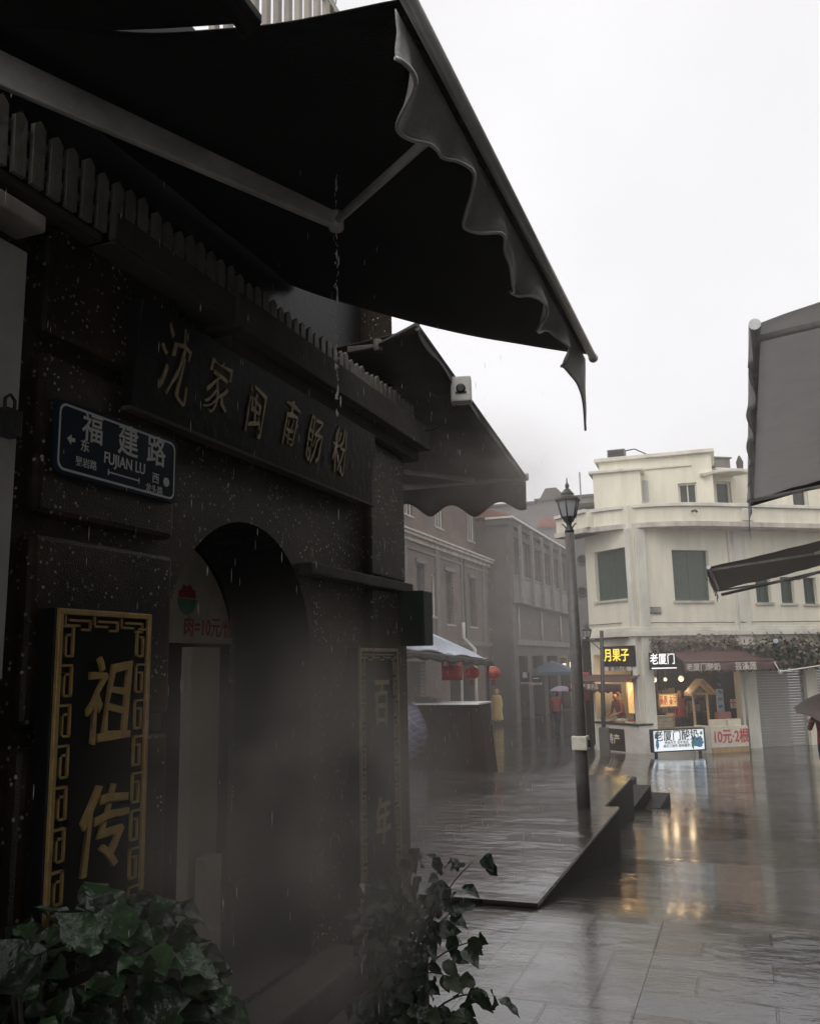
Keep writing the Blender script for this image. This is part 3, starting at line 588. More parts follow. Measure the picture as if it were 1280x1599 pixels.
# water running off the awning seam: a thread of drops
wd = MB(); p0 = Vector((-1.02, 2.42, 0))
q = at(525, 345, X=-1.12)
for i in range(150):
    z = 2.2 + (3.9-2.2)*random.random()**.8; r = random.choice((.0012, .0016, .002, .0028)); l_ = r*random.uniform(1.5, 7)
    c = Vector((q.x+random.gauss(0, .004), q.y+random.gauss(0, .004), z)); wd.lathe(c, [(r*.3, -l_), (r, -l_*.3), (r*.9, l_*.4), (r*.2, l_)], 6)
tag(wd.build('water_drip', 'water'), 'thin broken thread of rainwater falling from the charcoal awning seam', 'water drip')
# rain in the air before the dark wall
rn = MB(); rr = random.Random(3)
for i in range(420):
    c = Vector((rr.uniform(-1.9, -1.0), rr.uniform(1.6, 5.6), rr.uniform(.3, 3.3)))
    r = rr.uniform(.0006, .0012); l_ = rr.uniform(.006, .022); rn.lathe(c, [(r*.3, -l_), (r, -l_*.3), (r*.9, l_*.4), (r*.2, l_)], 5)
kind(rn.build('rain', 'water'), 'stuff')

# ---------------------------------------------------------------- second canopy along the same side
c2 = thing('shop_canopy', 'dark scalloped canopy behind the charcoal awning, carrying the white lamp box', 'awning', (-2, 6, 3.2))
HZ = 3.2; Pf = at(819, 745, Z=HZ); Pn = at(670, 520, Z=HZ)
Pn = at(652, 512, Y=4.45)
def can(s, t):      # s: near to far, t: street edge to wall
    e = Pn.lerp(Pf, s); x = e.x + (-3.3-e.x)*t
    return (x-.012*math.sin(s*9)*(1-t), e.y, e.z + .10*t*s - .05*math.sin(math.pi*t) - .03*math.sin(math.pi*s) + .01*math.sin(s*20))
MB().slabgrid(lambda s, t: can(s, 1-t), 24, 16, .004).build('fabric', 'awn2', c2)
MB().tube([Pf+Vector((.03, 0, 0)), Vector((-3.6, Pf.y, HZ+.03))], .034, 10).build('end_bar', 'alu', c2)
MB().tube([Pn, Pf], .018, 8).build('front_bar', 'awn2', c2)
def cval(s, t):
    x = Pf.x + (-3.5-Pf.x)*s; d = .24 + .055*math.sin(x*14.5+1.2) + .02*math.sin(x*5)
    return (x, Pf.y+.03*math.sin(x*16)*t+.045, HZ - .01 + .06*s - d*t)
MB().slabgrid(lambda s, t: cval(1-s, t), 70, 6, .003).build('scalloped_valance', 'awn2', c2)
def cval2(s, t):
    e = Pn.lerp(Pf, s); return (e.x+.005-.006*math.sin(s*28)*t, e.y, e.z-.01-(.05+.010*math.sin(s*34))*t)
MB().slabgrid(lambda s, t: cval2(s, t), 60, 4, .003).build('street_valance', 'awn2', c2)
e = at(740, 750, Y=6.9); MB().tube([Vector((-3.0, 5.6, 3.15)), e], .020, 8).build('support_arm', 'arm', c2)
a = at(607, 625, Y=5.25); b = at(606, 533, Y=5.25); MB().tube([a-Vector((0, 0, .12)), b+Vector((0, 0, .05))], .014, 8).build('post', 'alu', c2)
# the white lamp box on the canopy edge, and its cable
lp = at(720, 610, Y=5.15); FL = Fr((lp.x, lp.y, lp.z), (1, .25, 0))
lb = thing('wall_lamp', 'small white square lamp box fixed to the edge of the scalloped canopy', 'lamp', tuple(lp))
MB().box(-.066, .066, -.085, .085, -.05, .05, FL).build('housing', 'white', lb, bevel=.01)
MB().lathe((0, 0, 0), [(.03, 0), (.03, .012), (.02, .016)], 14).build('lens', 'iron', lb).matrix_basis = Matrix.Translation(FL.p(0, .0, .05)) @ Matrix(((FL.r.x, 0, FL.n.x, 0), (FL.r.y, 0, FL.n.y, 0), (0, 1, 0, 0), (0, 0, 0, 1)))
MB().box(-.035, .035, -.035, -.02, .0505, .054, FL).build('label_strip', 'ink', lb)
a = at(632, 655, Y=5.1); b = at(712, 632, Y=5.15)
tag(MB().tube([a.lerp(b, t/14) - Vector((0, 0, .12*math.sin(math.pi*t/14))) for t in range(15)], .004, 6).build('power_cable', 'iron'), 'thin black cable sagging from the shop cornice to the white lamp box', 'cable')
# balcony railing of the upper floor, seen over the awning against the sky
rl = thing('roof_railing', 'white barred railing standing against the sky above the charcoal awning', 'railing', (-2.2, 3.8, 4.56))
for z in (4.62, 5.9): MB().box(3.2, 4.85, z, z+.05, -.24, -.20, WL).build('rail', 'grimy', rl)
for i in range(13): MB().box(3.22+i*.125, 3.265+i*.125, 4.555, 5.9, -.237, -.203, WL).build('bar', 'grimy', rl)

# ---------------------------------------------------------------- plants
def leaf_mesh(m, c, d, nrm, L_, Wd, curl=.25):
    d = d.normalized(); s = d.cross(nrm).normalized(); nrm = s.cross(d)
    prof = [(0, .04), (.07, .42), (.17, .80), (.30, 1), (.45, 1.0), (.60, .84), (.74, .58), (.86, .30), (.95, .11), (1, .01)]; vs = []; tw = (c.x*37+c.y*53) % 1 - .5
    for k, (t, w) in enumerate(prof):
        mid = c + d*(t*L_) - nrm*(curl*L_*t*t); hw = w*Wd/2; wv = .10*Wd*math.sin(k*1.9+tw*9)*w
        for f in (-1, -.5, 0, .5, 1):
            vs.append(mid + s*(f*hw) + nrm*(.17*w*Wd*abs(f)**1.3 + wv*f*abs(f) + tw*.5*f*hw*t))
    fs = [(k*5+i, k*5+i+1, k*5+i+6, k*5+i+5) for k in range(len(prof)-1) for i in range(4)]
    m.add(vs, fs, True)
rp = random.Random(11)
bc = at(120, 1600, X=-1.62); bu = thing('leafy_bush', 'glossy broad-leaved bush at the foot of the gilt plaque', 'plant', (bc.x, bc.y, 0))
lm = MB(); lm2 = MB()
for i in range(360):
    th = rp.uniform(0, 6.283); ph = math.acos(rp.uniform(-.35, 1)); r = rp.uniform(.55, 1)**.6
    dr = Vector((math.sin(ph)*math.cos(th), math.sin(ph)*math.sin(th), math.cos(ph)))
    lump = 1 + .22*noise.noise(dr*2.3+Vector((4, 0, 0)))
    p = bc + Vector((dr.x*.31, dr.y*.46, dr.z*.27-.02))*r*lump
    if p.x < -1.9: p.x = -1.9 + rp.uniform(0, .05)
    d = (dr*.7 + Vector((rp.uniform(-.7, .9), rp.uniform(-.8, .8), rp.uniform(-.9, .1)))).normalized()
    nr = (Vector((.35, -.3, .8)) + Vector((rp.gauss(0, .35), rp.gauss(0, .35), rp.gauss(0, .2)))).normalized()
    if abs(d.dot(nr)) > .9: continue
    s = rp.choice((rp.uniform(.045, .08), rp.uniform(.085, .14))); leaf_mesh(lm if rp.random() < .6 else lm2, p, d, nr, s*1.05, s*.86, rp.uniform(.1, .5))
lm.build('foliage', 'leaf', bu); lm2.build('foliage', 'leafd', bu)
st = MB()
for i in range(9):
    a = Vector((bc.x+rp.uniform(-.1, .1), bc.y+rp.uniform(-.12, .12), .25)); b = bc + Vector((rp.uniform(-.22, .2), rp.uniform(-.35, .35), rp.uniform(.0, .2)))
    st.tube([a, a.lerp(b, .5)+Vector((rp.uniform(-.05, .05), 0, .05)), b], [.011, .008, .004], 6)
st.build('stem', 'stem', bu)
MB().lathe((bc.x, bc.y, -.03), [(.17, 0), (.235, .30), (.25, .34), (.225, .345), (.215, .30)], 20).build('pot', 'clay', bu)

vc = at(590, 1690, Y=3.35); vi = thing('trailing_vine', 'loose dark vine spilling over the wet pavement below the far plaque', 'plant', (vc.x, vc.y, 0))
lm = MB(); lm2 = MB(); st = MB()
tips = [(765, 1560, 3.4), (735, 1595, 3.3), (745, 1470, 3.5), (700, 1400, 3.6), (740, 1345, 3.7), (660, 1330, 3.7), (620, 1340, 3.6), (650, 1450, 3.4), (690, 1520, 3.3), (600, 1400, 3.5), (675, 1590, 3.2), (715, 1420, 3.6), (580, 1370, 3.6), (640, 1390, 3.5), (690, 1350, 3.7), (590, 1450, 3.5), (560, 1420, 3.6), (610, 1500, 3.4), (665, 1420, 3.5)]
for px, py, Y in tips:
    e = at(px, py, Y=Y); a = Vector((vc.x+rp.uniform(-.1, .08), vc.y+rp.uniform(-.1, .1), .12)); mid = a.lerp(e, .55) + Vector((rp.uniform(-.05, .02), rp.uniform(-.05, .05), .16))
    pts = [a*(1-t)**2 + mid*2*t*(1-t) + e*t*t for t in [k/10 for k in range(11)]]
    st.tube(pts, [.006-.0004*k for k in range(11)], 5)
    for k in range(2, 11):
        for h in range(2):
            p = pts[k] + Vector((rp.gauss(0, .022), rp.gauss(0, .022), rp.gauss(0, .022)))
            d = Vector((rp.uniform(-.7, 1), rp.uniform(-.9, .5), rp.uniform(-1, .15))); nr = Vector((rp.gauss(0, .5), -.6+rp.gauss(0, .4), .7+rp.gauss(0, .3))).normalized()
            if d.length < .2 or abs(d.normalized().dot(nr)) > .92: continue
            s = rp.uniform(.05, .092); leaf_mesh(lm if rp.random() < .2 else lm2, p, d, nr, s*1.15, s*.8, rp.uniform(.1, .5))
lm.build('foliage', 'leafg', vi); lm2.build('foliage', 'leafd', vi); st.build('stem', 'stem', vi)
MB().lathe((vc.x, vc.y, -.03), [(.10, 0), (.13, .14), (.14, .16), (.125, .165), (.115, .14)], 18).build('pot', 'clay', vi)

# ---------------------------------------------------------------- cream corner building across the square
CZ = -1.03; C0 = at(1004, 1177, Z=CZ)
aR, aL = R_(54.4), R_(50)
UR = Vector((math.sin(aR), math.cos(aR), 0)); UL = Vector((math.sin(aL), -math.cos(aL), 0))
RF = Fr((C0.x, C0.y, 0), UR); LF = Fr((C0.x, C0.y, 0), UL)
cb = thing('corner_building', 'cream three-storey corner building with curved balcony band across the wet square', 'building', tuple(C0))
def rect(fr, x0, x1, y0, y1, w=0):
    a, t = fr.pix(x0, (y0+y1)/2, w); b, _ = fr.pix(x1, (y0+y1)/2, w); _, t = fr.pix((x0+x1)/2, y0, w); _, o = fr.pix((x0+x1)/2, y1, w)
    return [a, b, o, t]
zs = RF.pix(1010, 985)[1]; zb0 = RF.pix(1010, 822, .4)[1]; zb1 = RF.pix(1010, 786, .4)[1]
uL0 = LF.pix(921, 1000)[0]; uR1 = 11.0
winR = [rect(RF, 1051, 1108, 859, 938), rect(RF, 1180, 1203, 900, 941), rect(RF, 1219, 1240, 901, 942), rect(RF, 1255, 1275, 902, 943)]
winR += [[winR[3][1]+.38+i*.92, winR[3][1]+.9+i*.92, winR[3][2], winR[3][3]] for i in range(3)]
winL = [rect(LF, 929, 979, 858, 937)]
openR = [rect(RF, 1016, 1157, 1003, 1176), rect(RF, 1181, 1262, 1040, 1166)]; openR[0][2] = CZ-.2; openR[1][2] = CZ-.2
openR.append([openR[1][1]+.4, openR[1][1]+3, CZ-.2, openR[1][3]])
openL = [rect(LF, 930, 992, 1022, 1176)]; openL[0][2] = CZ-.2
m = MB(); m.holes(0, uR1, CZ-.4, zb1, winR+openR, .28, RF); m.holes(uL0, 0, CZ-.4, zb1, winL+openL, .28, LF)
e = LF.p(uL0, 0); m.add([LF.p(uL0, CZ-.4), LF.p(uL0, zb1), LF.p(uL0, zb1, -9), LF.p(uL0, CZ-.4, -9)], [(0, 1, 2, 3)])
m.build('wall', 'cream', cb)
# string course above the shops, corner pilasters
def band(name, mat, w0, w1, v0, v1, rad=0, par=cb, ul=None, w_in=-.05, bev=.01):
    """A band following both facades; with rad it sweeps round the corner in an arc."""
    ul = uL0-.1 if ul is None else ul
    def path(w):
        pts = [LF.p(ul, 0, w)]
        if rad:
            bis = (RF.n+LF.n).normalized(); k0, k1 = LF.p(-rad, 0, w), RF.p(rad, 0, w); pc = Vector((C0.x, C0.y, 0)) + bis*w/ bis.dot(RF.n)
            pts += [k0*(1-t)**2 + pc*2*t*(1-t) + k1*t*t for t in [i/16 for i in range(17)]]
        else:
            bis = (RF.n+LF.n).normalized(); pts.append(Vector((C0.x, C0.y, 0)) + bis*w/bis.dot(RF.n))
        return pts + [RF.p(uR1, 0, w)]
    a, b = path(w1), path(w_in); n = len(a); m = MB()
    vs = [q + Vector((0, 0, z)) for q, z in [(p, v0) for p in a] + [(p, v1) for p in a] + [(p, v1) for p in b] + [(p, v0) for p in b]]
    fs = [(i, i+1, n+i+1, n+i) for i in range(n-1)] + [(n+i, n+i+1, 2*n+i+1, 2*n+i) for i in range(n-1)] + [(3*n+i, 3*n+i+1, i+1, i) for i in range(n-1)] + [(0, n, 2*n, 3*n), (n-1, 4*n-1, 3*n-1, 2*n-1)]
    return m.add(vs, fs).build(name, mat, par, bevel=bev)
band('string_course', 'trim', 0, .10, zs-.02, zs+.10)
band('string_course', 'trim', 0, .16, zs-.16, zs-.025)
ulb = LF.pix(918, 825, .62)[0]
band('balcony_band', 'cream', 0, .62, zb0+.16, zb1-.08, 2.6, ul=ulb)
band('balcony_lip', 'grimy', 0, .72, zb0, zb0+.155, 2.6, ul=ulb-.08)
band('balcony_coping', 'trim', 0, .70, zb1-.075, zb1+.03, 2.6, w_in=.40, ul=ulb-.06)
pil = [rect(RF, 1004, 1018, 900, 1176), rect(RF, 1152, 1176, 900, 1165)]
for p in pil: MB().box(p[0]-.04, p[1], CZ-.4, zb0, -.03, .085, RF).build('pilaster', 'trim', cb, bevel=.01)
p = rect(LF, 990, 1004, 900, 1176); MB().box(p[0], .05, CZ-.4, zb0, -.03, .085, LF).build('pilaster', 'trim', cb, bevel=.01)
for p in pil[1:]: MB().box(p[0]+.1, p[1]-.05, zb0+.2, zb1-.1, .56, .68, RF).build('pilaster', 'trim', cb, bevel=.01)
# windows: shutters in recesses, sill and frame
def window(h, fr, par, dep=.2, leaf='shut', n=2, sill=True, w0=0, frame='trim'):
    u0, u1, v0, v1 = h
    o = MB().box(u0, u1, v0, v1, w0-dep-.05, w0-dep, fr).build('window', leaf, par)
    f = MB(); t = .055
    for a, b, c, d in ((u0, u0+t, v0, v1), (u1-t, u1, v0, v1), (u0+t, u1-t, v1-t, v1), (u0+t, u1-t, v0, v0+t)): f.box(a, b, c, d, w0-dep-.002, w0-dep+.05, fr)
    for i in range(1, n): c = u0+(u1-u0)*i/n; f.box(c-.02, c+.02, v0+t, v1-t, w0-dep-.002, w0-dep+.035, fr)
    if leaf == 'shut':
        k = int((v1-v0-2*t)/.075)
        for i in range(k): f.box(u0+t, u1-t, v0+t+i*.075, v0+t+i*.075+.045, w0-dep-.002, w0-dep+.016, fr)
    f.build('frame', 'shut' if leaf == 'shut' else frame, o)
    if sill: MB().box(u0-.06, u1+.06, v0-.07, v0-.003, w0-dep, w0+.06, fr).build('sill', 'grimy', o)
    return o
for h in winR[:1]+winL: window(h, RF if h in winR else LF, cb, .18, 'shut', 2)
for h in winR[1:]: window(h, RF, cb, .18, 'shut', 2)
# set-back top storey: a main block square to the street, a lower wing either side
w3 = -1.1; NF = Fr((C0.x, C0.y+1.9, 0), (1, .03, 0)); N2 = Fr((C0.x, C0.y+1.25, 0), (1, .03, 0))
zt = NF.pix(1020, 715)[1]; a0 = NF.pix(937, 760)[0]; a1 = NF.pix(1112, 740)[0]; z4 = RF.pix(1150, 737, w3)[1]; r1 = RF.pix(1100, 740, w3)[0]
win3 = [rect(NF, 1059, 1088, 754, 788), rect(RF, 1119, 1142, 752, 792, w3), rect(RF, 1238, 1262, 762, 800, w3)]
m = MB(); m.holes(a0, a1, zb1-.6, zt, [win3[0]], .2, NF)
m.add([NF.p(a1, zb1-.6), NF.p(a1, zt), NF.p(a1, zt, -6), NF.p(a1, zb1-.6, -6)], [(0, 1, 2, 3)]); m.add([NF.p(a0, zb1-.6), NF.p(a0, zt), NF.p(a0, zt, -6), NF.p(a0, zb1-.6, -6)], [(3, 2, 1, 0)])
m.build('upper_wall', 'cream', cb)
m = MB(); m.holes(r1, uR1, zb1-.5, z4, win3[1:], .2, RF, w3); m.build('wing_wall', 'cream', cb)
MB().box(r1, uR1, z4-.25, z4-.02, -6, w3-.21, RF).build('roof_deck', 'grimy', cb)
MB().box(a0+.01, a1-.02, zt-.3, zt-.02, -5.9, -.21, NF).build('roof_deck', 'grimy', cb)
MB().box(a0-.14, a1+.10, zt, zt+.13, -6, .12, NF).build('roof_coping', 'trim', cb, bevel=.02)
MB().box(a0+1.2, a1-.6, zt-.36, zt-.30, -.02, .05, NF).build('moulding', 'trim', cb)
MB().box(r1+.35, uR1, z4, z4+.10, -6, w3+.12, RF).build('roof_coping', 'trim', cb, bevel=.02)
window(win3[0], NF, cb, .15, 'pglass', 2, True, 0); window(win3[1], RF, cb, .15, 'glass', 1, False, w3); window(win3[2], RF, cb, .15, 'pglass', 1, True, w3)
l0 = N2.pix(926, 760)[0]; l1 = N2.pix(1000, 760)[0]; zl = N2.pix(960, 738)[1]
MB().box(l0, l1, zb1-.6, zl, -4, 0, N2).build('wing_wall', 'cream', cb)
MB().box(l0-.12, l1+.10, zl+.002, zl+.10, -4.1, .10, N2).build('roof_coping', 'trim', cb, bevel=.02)
lw = rect(NF, 1003, 1010, 750, 782); MB().box(lw[0]-.05, lw[1]+.05, lw[2], lw[3], .002, .04, NF).build('window', 'frost', cb)
q = rect(RF, 1098, 1172, 738, 748, w3+.9)
m = MB()
def hood(s, t): return RF.p(q[0]+(q[1]-q[0])*s, q[2]+.05+.30*math.sin(math.pi*min(1, s*.55+.12))-.10*t, w3-.05+1.0*t)
m.slabgrid(hood, 20, 6, .10); m.build('door_hood', 'trim', cb, bevel=.01)
# roller shutter bays
for k, h in enumerate(openR[1:]):
    m = MB(); n = 30
    for i in range(n): z = CZ-.1+(h[3]-CZ+.1)*i/n; m.box(h[0], h[1], z, z+(h[3]-CZ+.1)/n*.86, -.16, -.13+.012*(i % 2), RF)
    m.build('roller_shutter', 'shade', cb)
MB().box(uL0, 0, CZ-.4, CZ+.10, .001, .06, LF).build('plinth', 'grimy', cb)
p = rect(RF, 1014, 1031, 948, 959); MB().box(p[0], p[1], p[2], p[3], .002, .03, RF).build('street_plate', 'shut', cb); text('大同路', .16, 'lettering', 'grimy', cb, RF.mat((p[0]+p[1])/2, (p[2]+p[3])/2, .032), .002)
for u, z in ((RF.pix(1082, 813, .62)[0], zb0+.45),): MB().tube([RF.p(u, z, .60), RF.p(u, z, .78), RF.p(u, z-.06, .84)], .035).build('rain_spout', 'stoned', cb)
# shop interiors (rooms behind the openings)
def room(fr, h, dep, par, mat='dark', vfl=CZ-.02, sides='LR', cut=0):
    m = MB(); u0, u1, v1 = h[0]-.2, h[1]+.2, h[3]+.15
    m.box(u0, u1, v1, v1+.05, -dep, -.29, fr).box(u0, u1, vfl-.05, vfl, -dep, -.0, fr).box(u0, u1-cut, vfl, v1, -dep-.05, -dep, fr)
    if 'L' in sides: m.box(u0-.05, u0, vfl, v1, -dep, -.29, fr)
    if 'R' in sides: m.box(u1, u1+.05, vfl, v1, -dep, -.29, fr)
    return m.build('shop_interior', mat, par)
room(RF, [openR[0][0]-.6, *openR[0][1:]], 2.6, cb, 'woodd', sides='R'); room(LF, openL[0], 1.6, cb, 'woodd', sides='L', cut=1.0)

# roof clutter
p = rect(NF, 948, 976, 702, 719, -.6)
ac = thing('air_conditioner', 'grey air-conditioner unit on the cream building roof, by the lamp post side', 'air conditioner', tuple(NF.p(p[0], zt+.13, -.8)))
p = [p[0], p[1], zt+.17, zt+.17+(p[3]-p[2])]
MB().box(p[0], p[1], p[2], p[3], -1.0, -.55, NF).build('casing', 'grey', ac, bevel=.02)
m = MB()
for i in range(9): z = p[2]+.03+i*(p[3]-p[2]-.06)/9; m.box(p[0]+.05, p[1]-.05, z, z+.012, -.549, -.53, NF)
m.build('grille', 'stoned', ac); MB().box(p[0]+.02, p[1]-.02, zt+.131, p[2]-.001, -.95, -.6, NF).build('base', 'stoned', ac)
pts = [NF.p(p[1], p[3]-.05, -.7), NF.p(p[1]+.3, p[3]-.02, -.7), NF.p(p[1]+.8, p[2]+.04, -.6), NF.p(p[1]+1.4, zt+.16, -.4)]
MB().tube(pts, .02, 6).build('hose', 'iron', ac)
p = rect(RF, 1113, 1140, 716, 731, w3-.8); tag(MB().box(p[0]+.05, p[1], z4+.10, p[3], w3-1.8, w3-.8, RF).box(p[0], p[1]+.05, p[3], p[3]+.06, w3-1.85, w3-.75, RF).build('water_tank', 'grey', bevel=.02), 'grey box tank on the lower roof of the cream building', 'tank')
p = rect(RF, 1155, 1165, 705, 732, w3-.8); c = RF.p((p[0]+p[1])/2, z4+.1, w3-1)
tag(MB().lathe(c, [(.16, 0), (.16, .15), (.10, .25), (.12, .5), (.07, .62), (.03, .72)], 10).build('roof_vent', 'stoned'), 'small dark vent pot on the lower roof of the cream building', 'vent')
q = at(905, 745, Y=33); tag(MB().tube([q-Vector((0, 0, 2.5)), q+Vector((0, 0, .2))], .025, 6).build('antenna', 'grey'), 'thin grey aerial mast against the sky beside the cream building', 'aerial')

# ---------------------------------------------------------------- left shop in the cream corner
def sign_board(name, label, fr, r, w, mat, lines, back=.05, frame=None):
    t = thing(name, label, 'sign', tuple(fr.p((r[0]+r[1])/2, r[2], w)))
    MB().box(r[0], r[1], r[2], r[3], w-back, w, fr).build('panel', mat, t, bevel=.006)
    if frame:
        m = MB(); f = .035
        for a, b, c, d in ((r[0]-f, r[0], r[2]-f, r[3]+f), (r[1], r[1]+f, r[2]-f, r[3]+f), (r[0], r[1], r[3], r[3]+f), (r[0], r[1], r[2]-f, r[2])): m.box(a, b, c, d, w-back, w+.02, fr)
        m.build('frame', frame, t)
    for s, z, fu, fv, mt, off, sx in lines:
        text(s, z, 'lettering', mt, t, fr.mat(r[0]+(r[1]-r[0])*fu, r[2]+(r[3]-r[2])*fv, w+.004), .003, off, 0, sx)
    return t
r = rect(LF, 938, 991, 1009, 1041, .12)
sign_board('shop_sign', 'black sign with glowing yellow characters over the small corner shop', LF, r, .12, 'black', [('月果子', .40, .47, .52, 'lity', .012, .9)])
r = rect(LF, 944, 985, 1042, 1047.5, .12)
sign_board('shop_sign', 'thin pale strip sign under the yellow-lettered sign', LF, r, .12, 'paper', [('厦门特色小吃', .15, .5, .5, 'ink', .01, .9)])
sa = thing('shop_awning', 'small brown awning with white lettering over the corner snack counter', 'awning', tuple(LF.p(-1.5, 1, .4)))
r = rect(LF, 915, 998, 1052, 1068, .05); a, b, v0, v1 = r[0], r[1], r[2], r[3]
MB().slabgrid(lambda s, t: LF.p(a+(b-a)*s, v1-.05-(v1-v0)*.55*t-.05*math.sin(3*t), .02+.75*t), 10, 6, .02).build('fabric', 'maroon', sa)
vz = v1-.05-(v1-v0)*.55
MB().slabgrid(lambda s, t: LF.p(a+(b-a)*s, vz-.06-t*(.24+.03*math.cos(s*50)), .76+.01*math.sin(s*30)), 40, 3, .008).build('valance', 'maroon', sa)
text('厦门特产 果子店', .17, 'lettering', 'paper', sa, LF.mat(a+(b-a)*.33, vz-.16, .785), .002, .01)
ct = thing('snack_counter', 'cream snack counter with dark front panel in the corner shop', 'counter', tuple(LF.p(-1.4, CZ, .2)))
r = rect(LF, 931, 1000, 1132, 1177, .25); zc = r[3]
MB().box(r[0], r[1]-.05, CZ-.1, zc, -.25, .25, LF).build('cabinet', 'tilew', ct, bevel=.01); MB().box(r[0]-.03, r[1]-.02, zc, zc+.05, -.3, .29, LF).build('worktop', 'woodd', ct, bevel=.008)
r = rect(LF, 942, 975, 1138, 1172, .26); MB().box(r[0], r[1], r[2], r[3], .251, .27, LF).build('front_panel', 'woodd', ct); text('特产', .3, 'lettering', 'menu', ct, LF.mat((r[0]+r[1])/2, (r[2]+r[3])/2, .272), .002, .01, 0, .9)
for k, (x0, x1, y0, nm, mt, lab) in enumerate([(935, 946, 1124, 'snack_tray', 'paper', 'low tray of pale snacks at the outer end of the corner counter'), (962, 974, 1126, 'snack_tray', 'wood', 'wooden tray of snacks in the middle of the corner counter'), (978, 990, 1125, 'snack_tray', 'trim', 'white tray by the pilaster end of the corner counter')]):
    r = rect(LF, x0, x1, y0, 1132, .1); t = thing(nm, lab, 'tray', tuple(LF.p(r[0], zc+.05, .1)))
    MB().box(r[0], r[1], zc+.051, zc+.10, -.1, .16, LF).build('tray', mt, t, bevel=.008)
    m = MB(); rq = random.Random(k)
    for i in range(16): m.lathe(LF.p(rq.uniform(r[0]+.05, r[1]-.05), zc+.10, rq.uniform(-.06, .12)), [(.045, 0), (.05, .03), (.03, .06)], 7)
    m.build('snack', ('litwarm', 'trim', 'red')[k] if k != 0 else 'wood', t)
r = rect(LF, 980, 990, 1066, 1114, -.6); kind_ = None
lp_ = thing('shop_lamp', 'glowing warm orange light panel in the corner snack shop', 'lamp', tuple(LF.p(r[0], r[2], -.6)))
MB().box(r[0], r[1], r[2], r[3], -.66, -.6, LF).build('panel', 'litwarm', lp_); MB().box(r[0]-.03, r[0], r[2], r[3], -.66, -.58, LF).box(r[1], r[1]+.03, r[2], r[3], -.66, -.58, LF).build('frame', 'wood', lp_)
r = rect(LF, 948, 968, 1076, 1108, -.9); po = thing('poster', 'yellow hanging banner behind the corner snack counter', 'banner', tuple(LF.p(r[0], r[2], -.9)))
MB().slabgrid(lambda s, t: LF.p(r[0]+(r[1]-r[0])*s, r[2]+(r[3]-r[2])*t, -.9+.04*math.sin(s*6)), 12, 4, .006).build('cloth', M('glowing_ochre_banner', (.55, .38, .12), .6, .2, 6, emit=(1, .6, .2), es=.10), po)  # cloth given a faint glow of its own, though it is no lamp
text('果', .5, 'lettering', 'redink', po, LF.mat((r[0]+r[1])/2, (r[2]+r[3])/2, -.84), .002, .03)

# ---------------------------------------------------------------- right shop
r = rect(RF, 1014, 1056, 1019, 1046, .30)
sign_board('shop_sign', 'black sign with glowing white characters beside the maroon shop awning', RF, r, .30, 'black', [('老厦门', .33, .48, .58, 'litink', .008, .82)])
MB().box(r[0]+.05, r[1]-.02, r[2]+.03, r[2]+.06, .302, .315, RF).build('underline', 'litink', bpy.data.objects['shop_sign.002'])
ra = thing('shop_awning', 'wide maroon awning with white lettering over the yogurt shop', 'awning', tuple(RF.p(2.5, 2, .5)))
ra0 = RF.pix(1046, 1010, .1); ra1 = RF.pix(1196, 1010, .1); fr0 = RF.pix(1066, 1034, 1.0); fr1 = RF.pix(1207, 1037, 1.0)
zw = ra0[1]-.02; zf = fr0[1]
MB().slabgrid(lambda s, t: RF.p((ra0[0]*(1-s)+ra1[0]*s)*(1-t)+(fr0[0]*(1-s)+fr1[0]*s)*t, zw+(zf-zw)*t-.06*math.sin(3.14*t), .09+.95*t), 24, 10, .02).build('fabric', 'maroon', ra)
MB().tube([RF.p(fr0[0], zf, 1.04), RF.p(fr1[0], zf, 1.04)], .035, 8).build('front_bar', 'maroon', ra)
MB().slabgrid(lambda s, t: RF.p(fr0[0]+(fr1[0]-fr0[0])*s, zf-.03-t*(.26+.03*math.cos(s*70)), 1.05+.012*math.sin(s*40)), 80, 3, .008).build('valance', 'maroon', ra)
text('老厦门酸奶', .22, 'lettering', 'paper', ra, RF.mat(RF.pix(1098, 1041, 1.07)[0], zf-.16, 1.074), .002, .012)
text('芸溪莲', .24, 'lettering', 'paper', ra, RF.mat(RF.pix(1164, 1041, 1.07)[0], zf-.16, 1.074), .002, .02)
rc = thing('shop_counter', 'pale tiled counter with goods rack in the yogurt shop', 'counter', tuple(RF.p(1, CZ, 0)))
r = rect(RF, 1018, 1100, 1138, 1172, .1); MB().box(r[0], r[1], CZ-.1, r[3], -.5, .1, RF).build('cabinet', 'tilew', rc, bevel=.01)
r2 = rect(RF, 1018, 1056, 1115, 1138, .1); m = MB()
for i in range(5): z = r[3]+.02+i*(r2[3]-r[3])/5; m.box(r2[0], r2[1], z, z+.015, -.45+.08*i, .05, RF)
m.box(r2[0], r2[0]+.03, r[3], r2[3], -.4, .0, RF).box(r2[1]-.03, r2[1], r[3], r2[3], -.4, .0, RF); m.build('rack', 'wood', rc)
m = MB(); rq = random.Random(5)
for i in range(4):
    z = r[3]+.036+i*(r2[3]-r[3])/5
    for k in range(14): m.lathe(RF.p(r2[0]+.06+k*(r2[1]-r2[0]-.1)/13.5, z, -.05+rq.uniform(-.02, .02)), [(.035, 0), (.04, .07), (.038, .085)], 8)
m.build('yogurt_pot', 'paper', rc)
r = rect(RF, 1020, 1099, 1140, 1172, 1.0)
lbx = sign_board('light_box', 'glowing white light box sign with blue drawing on the wet ground at the yogurt shop', RF, r, 1.0, 'litw', [('老厦门酸奶', .30, .46, .70, 'ink', .008, .92), ('传统手艺 百年老店', .09, .45, .38, 'ink', .0, 1), ('纯手工制作 原味酸奶', .09, .45, .22, 'ink', .0, 1)], .14, 'iron')
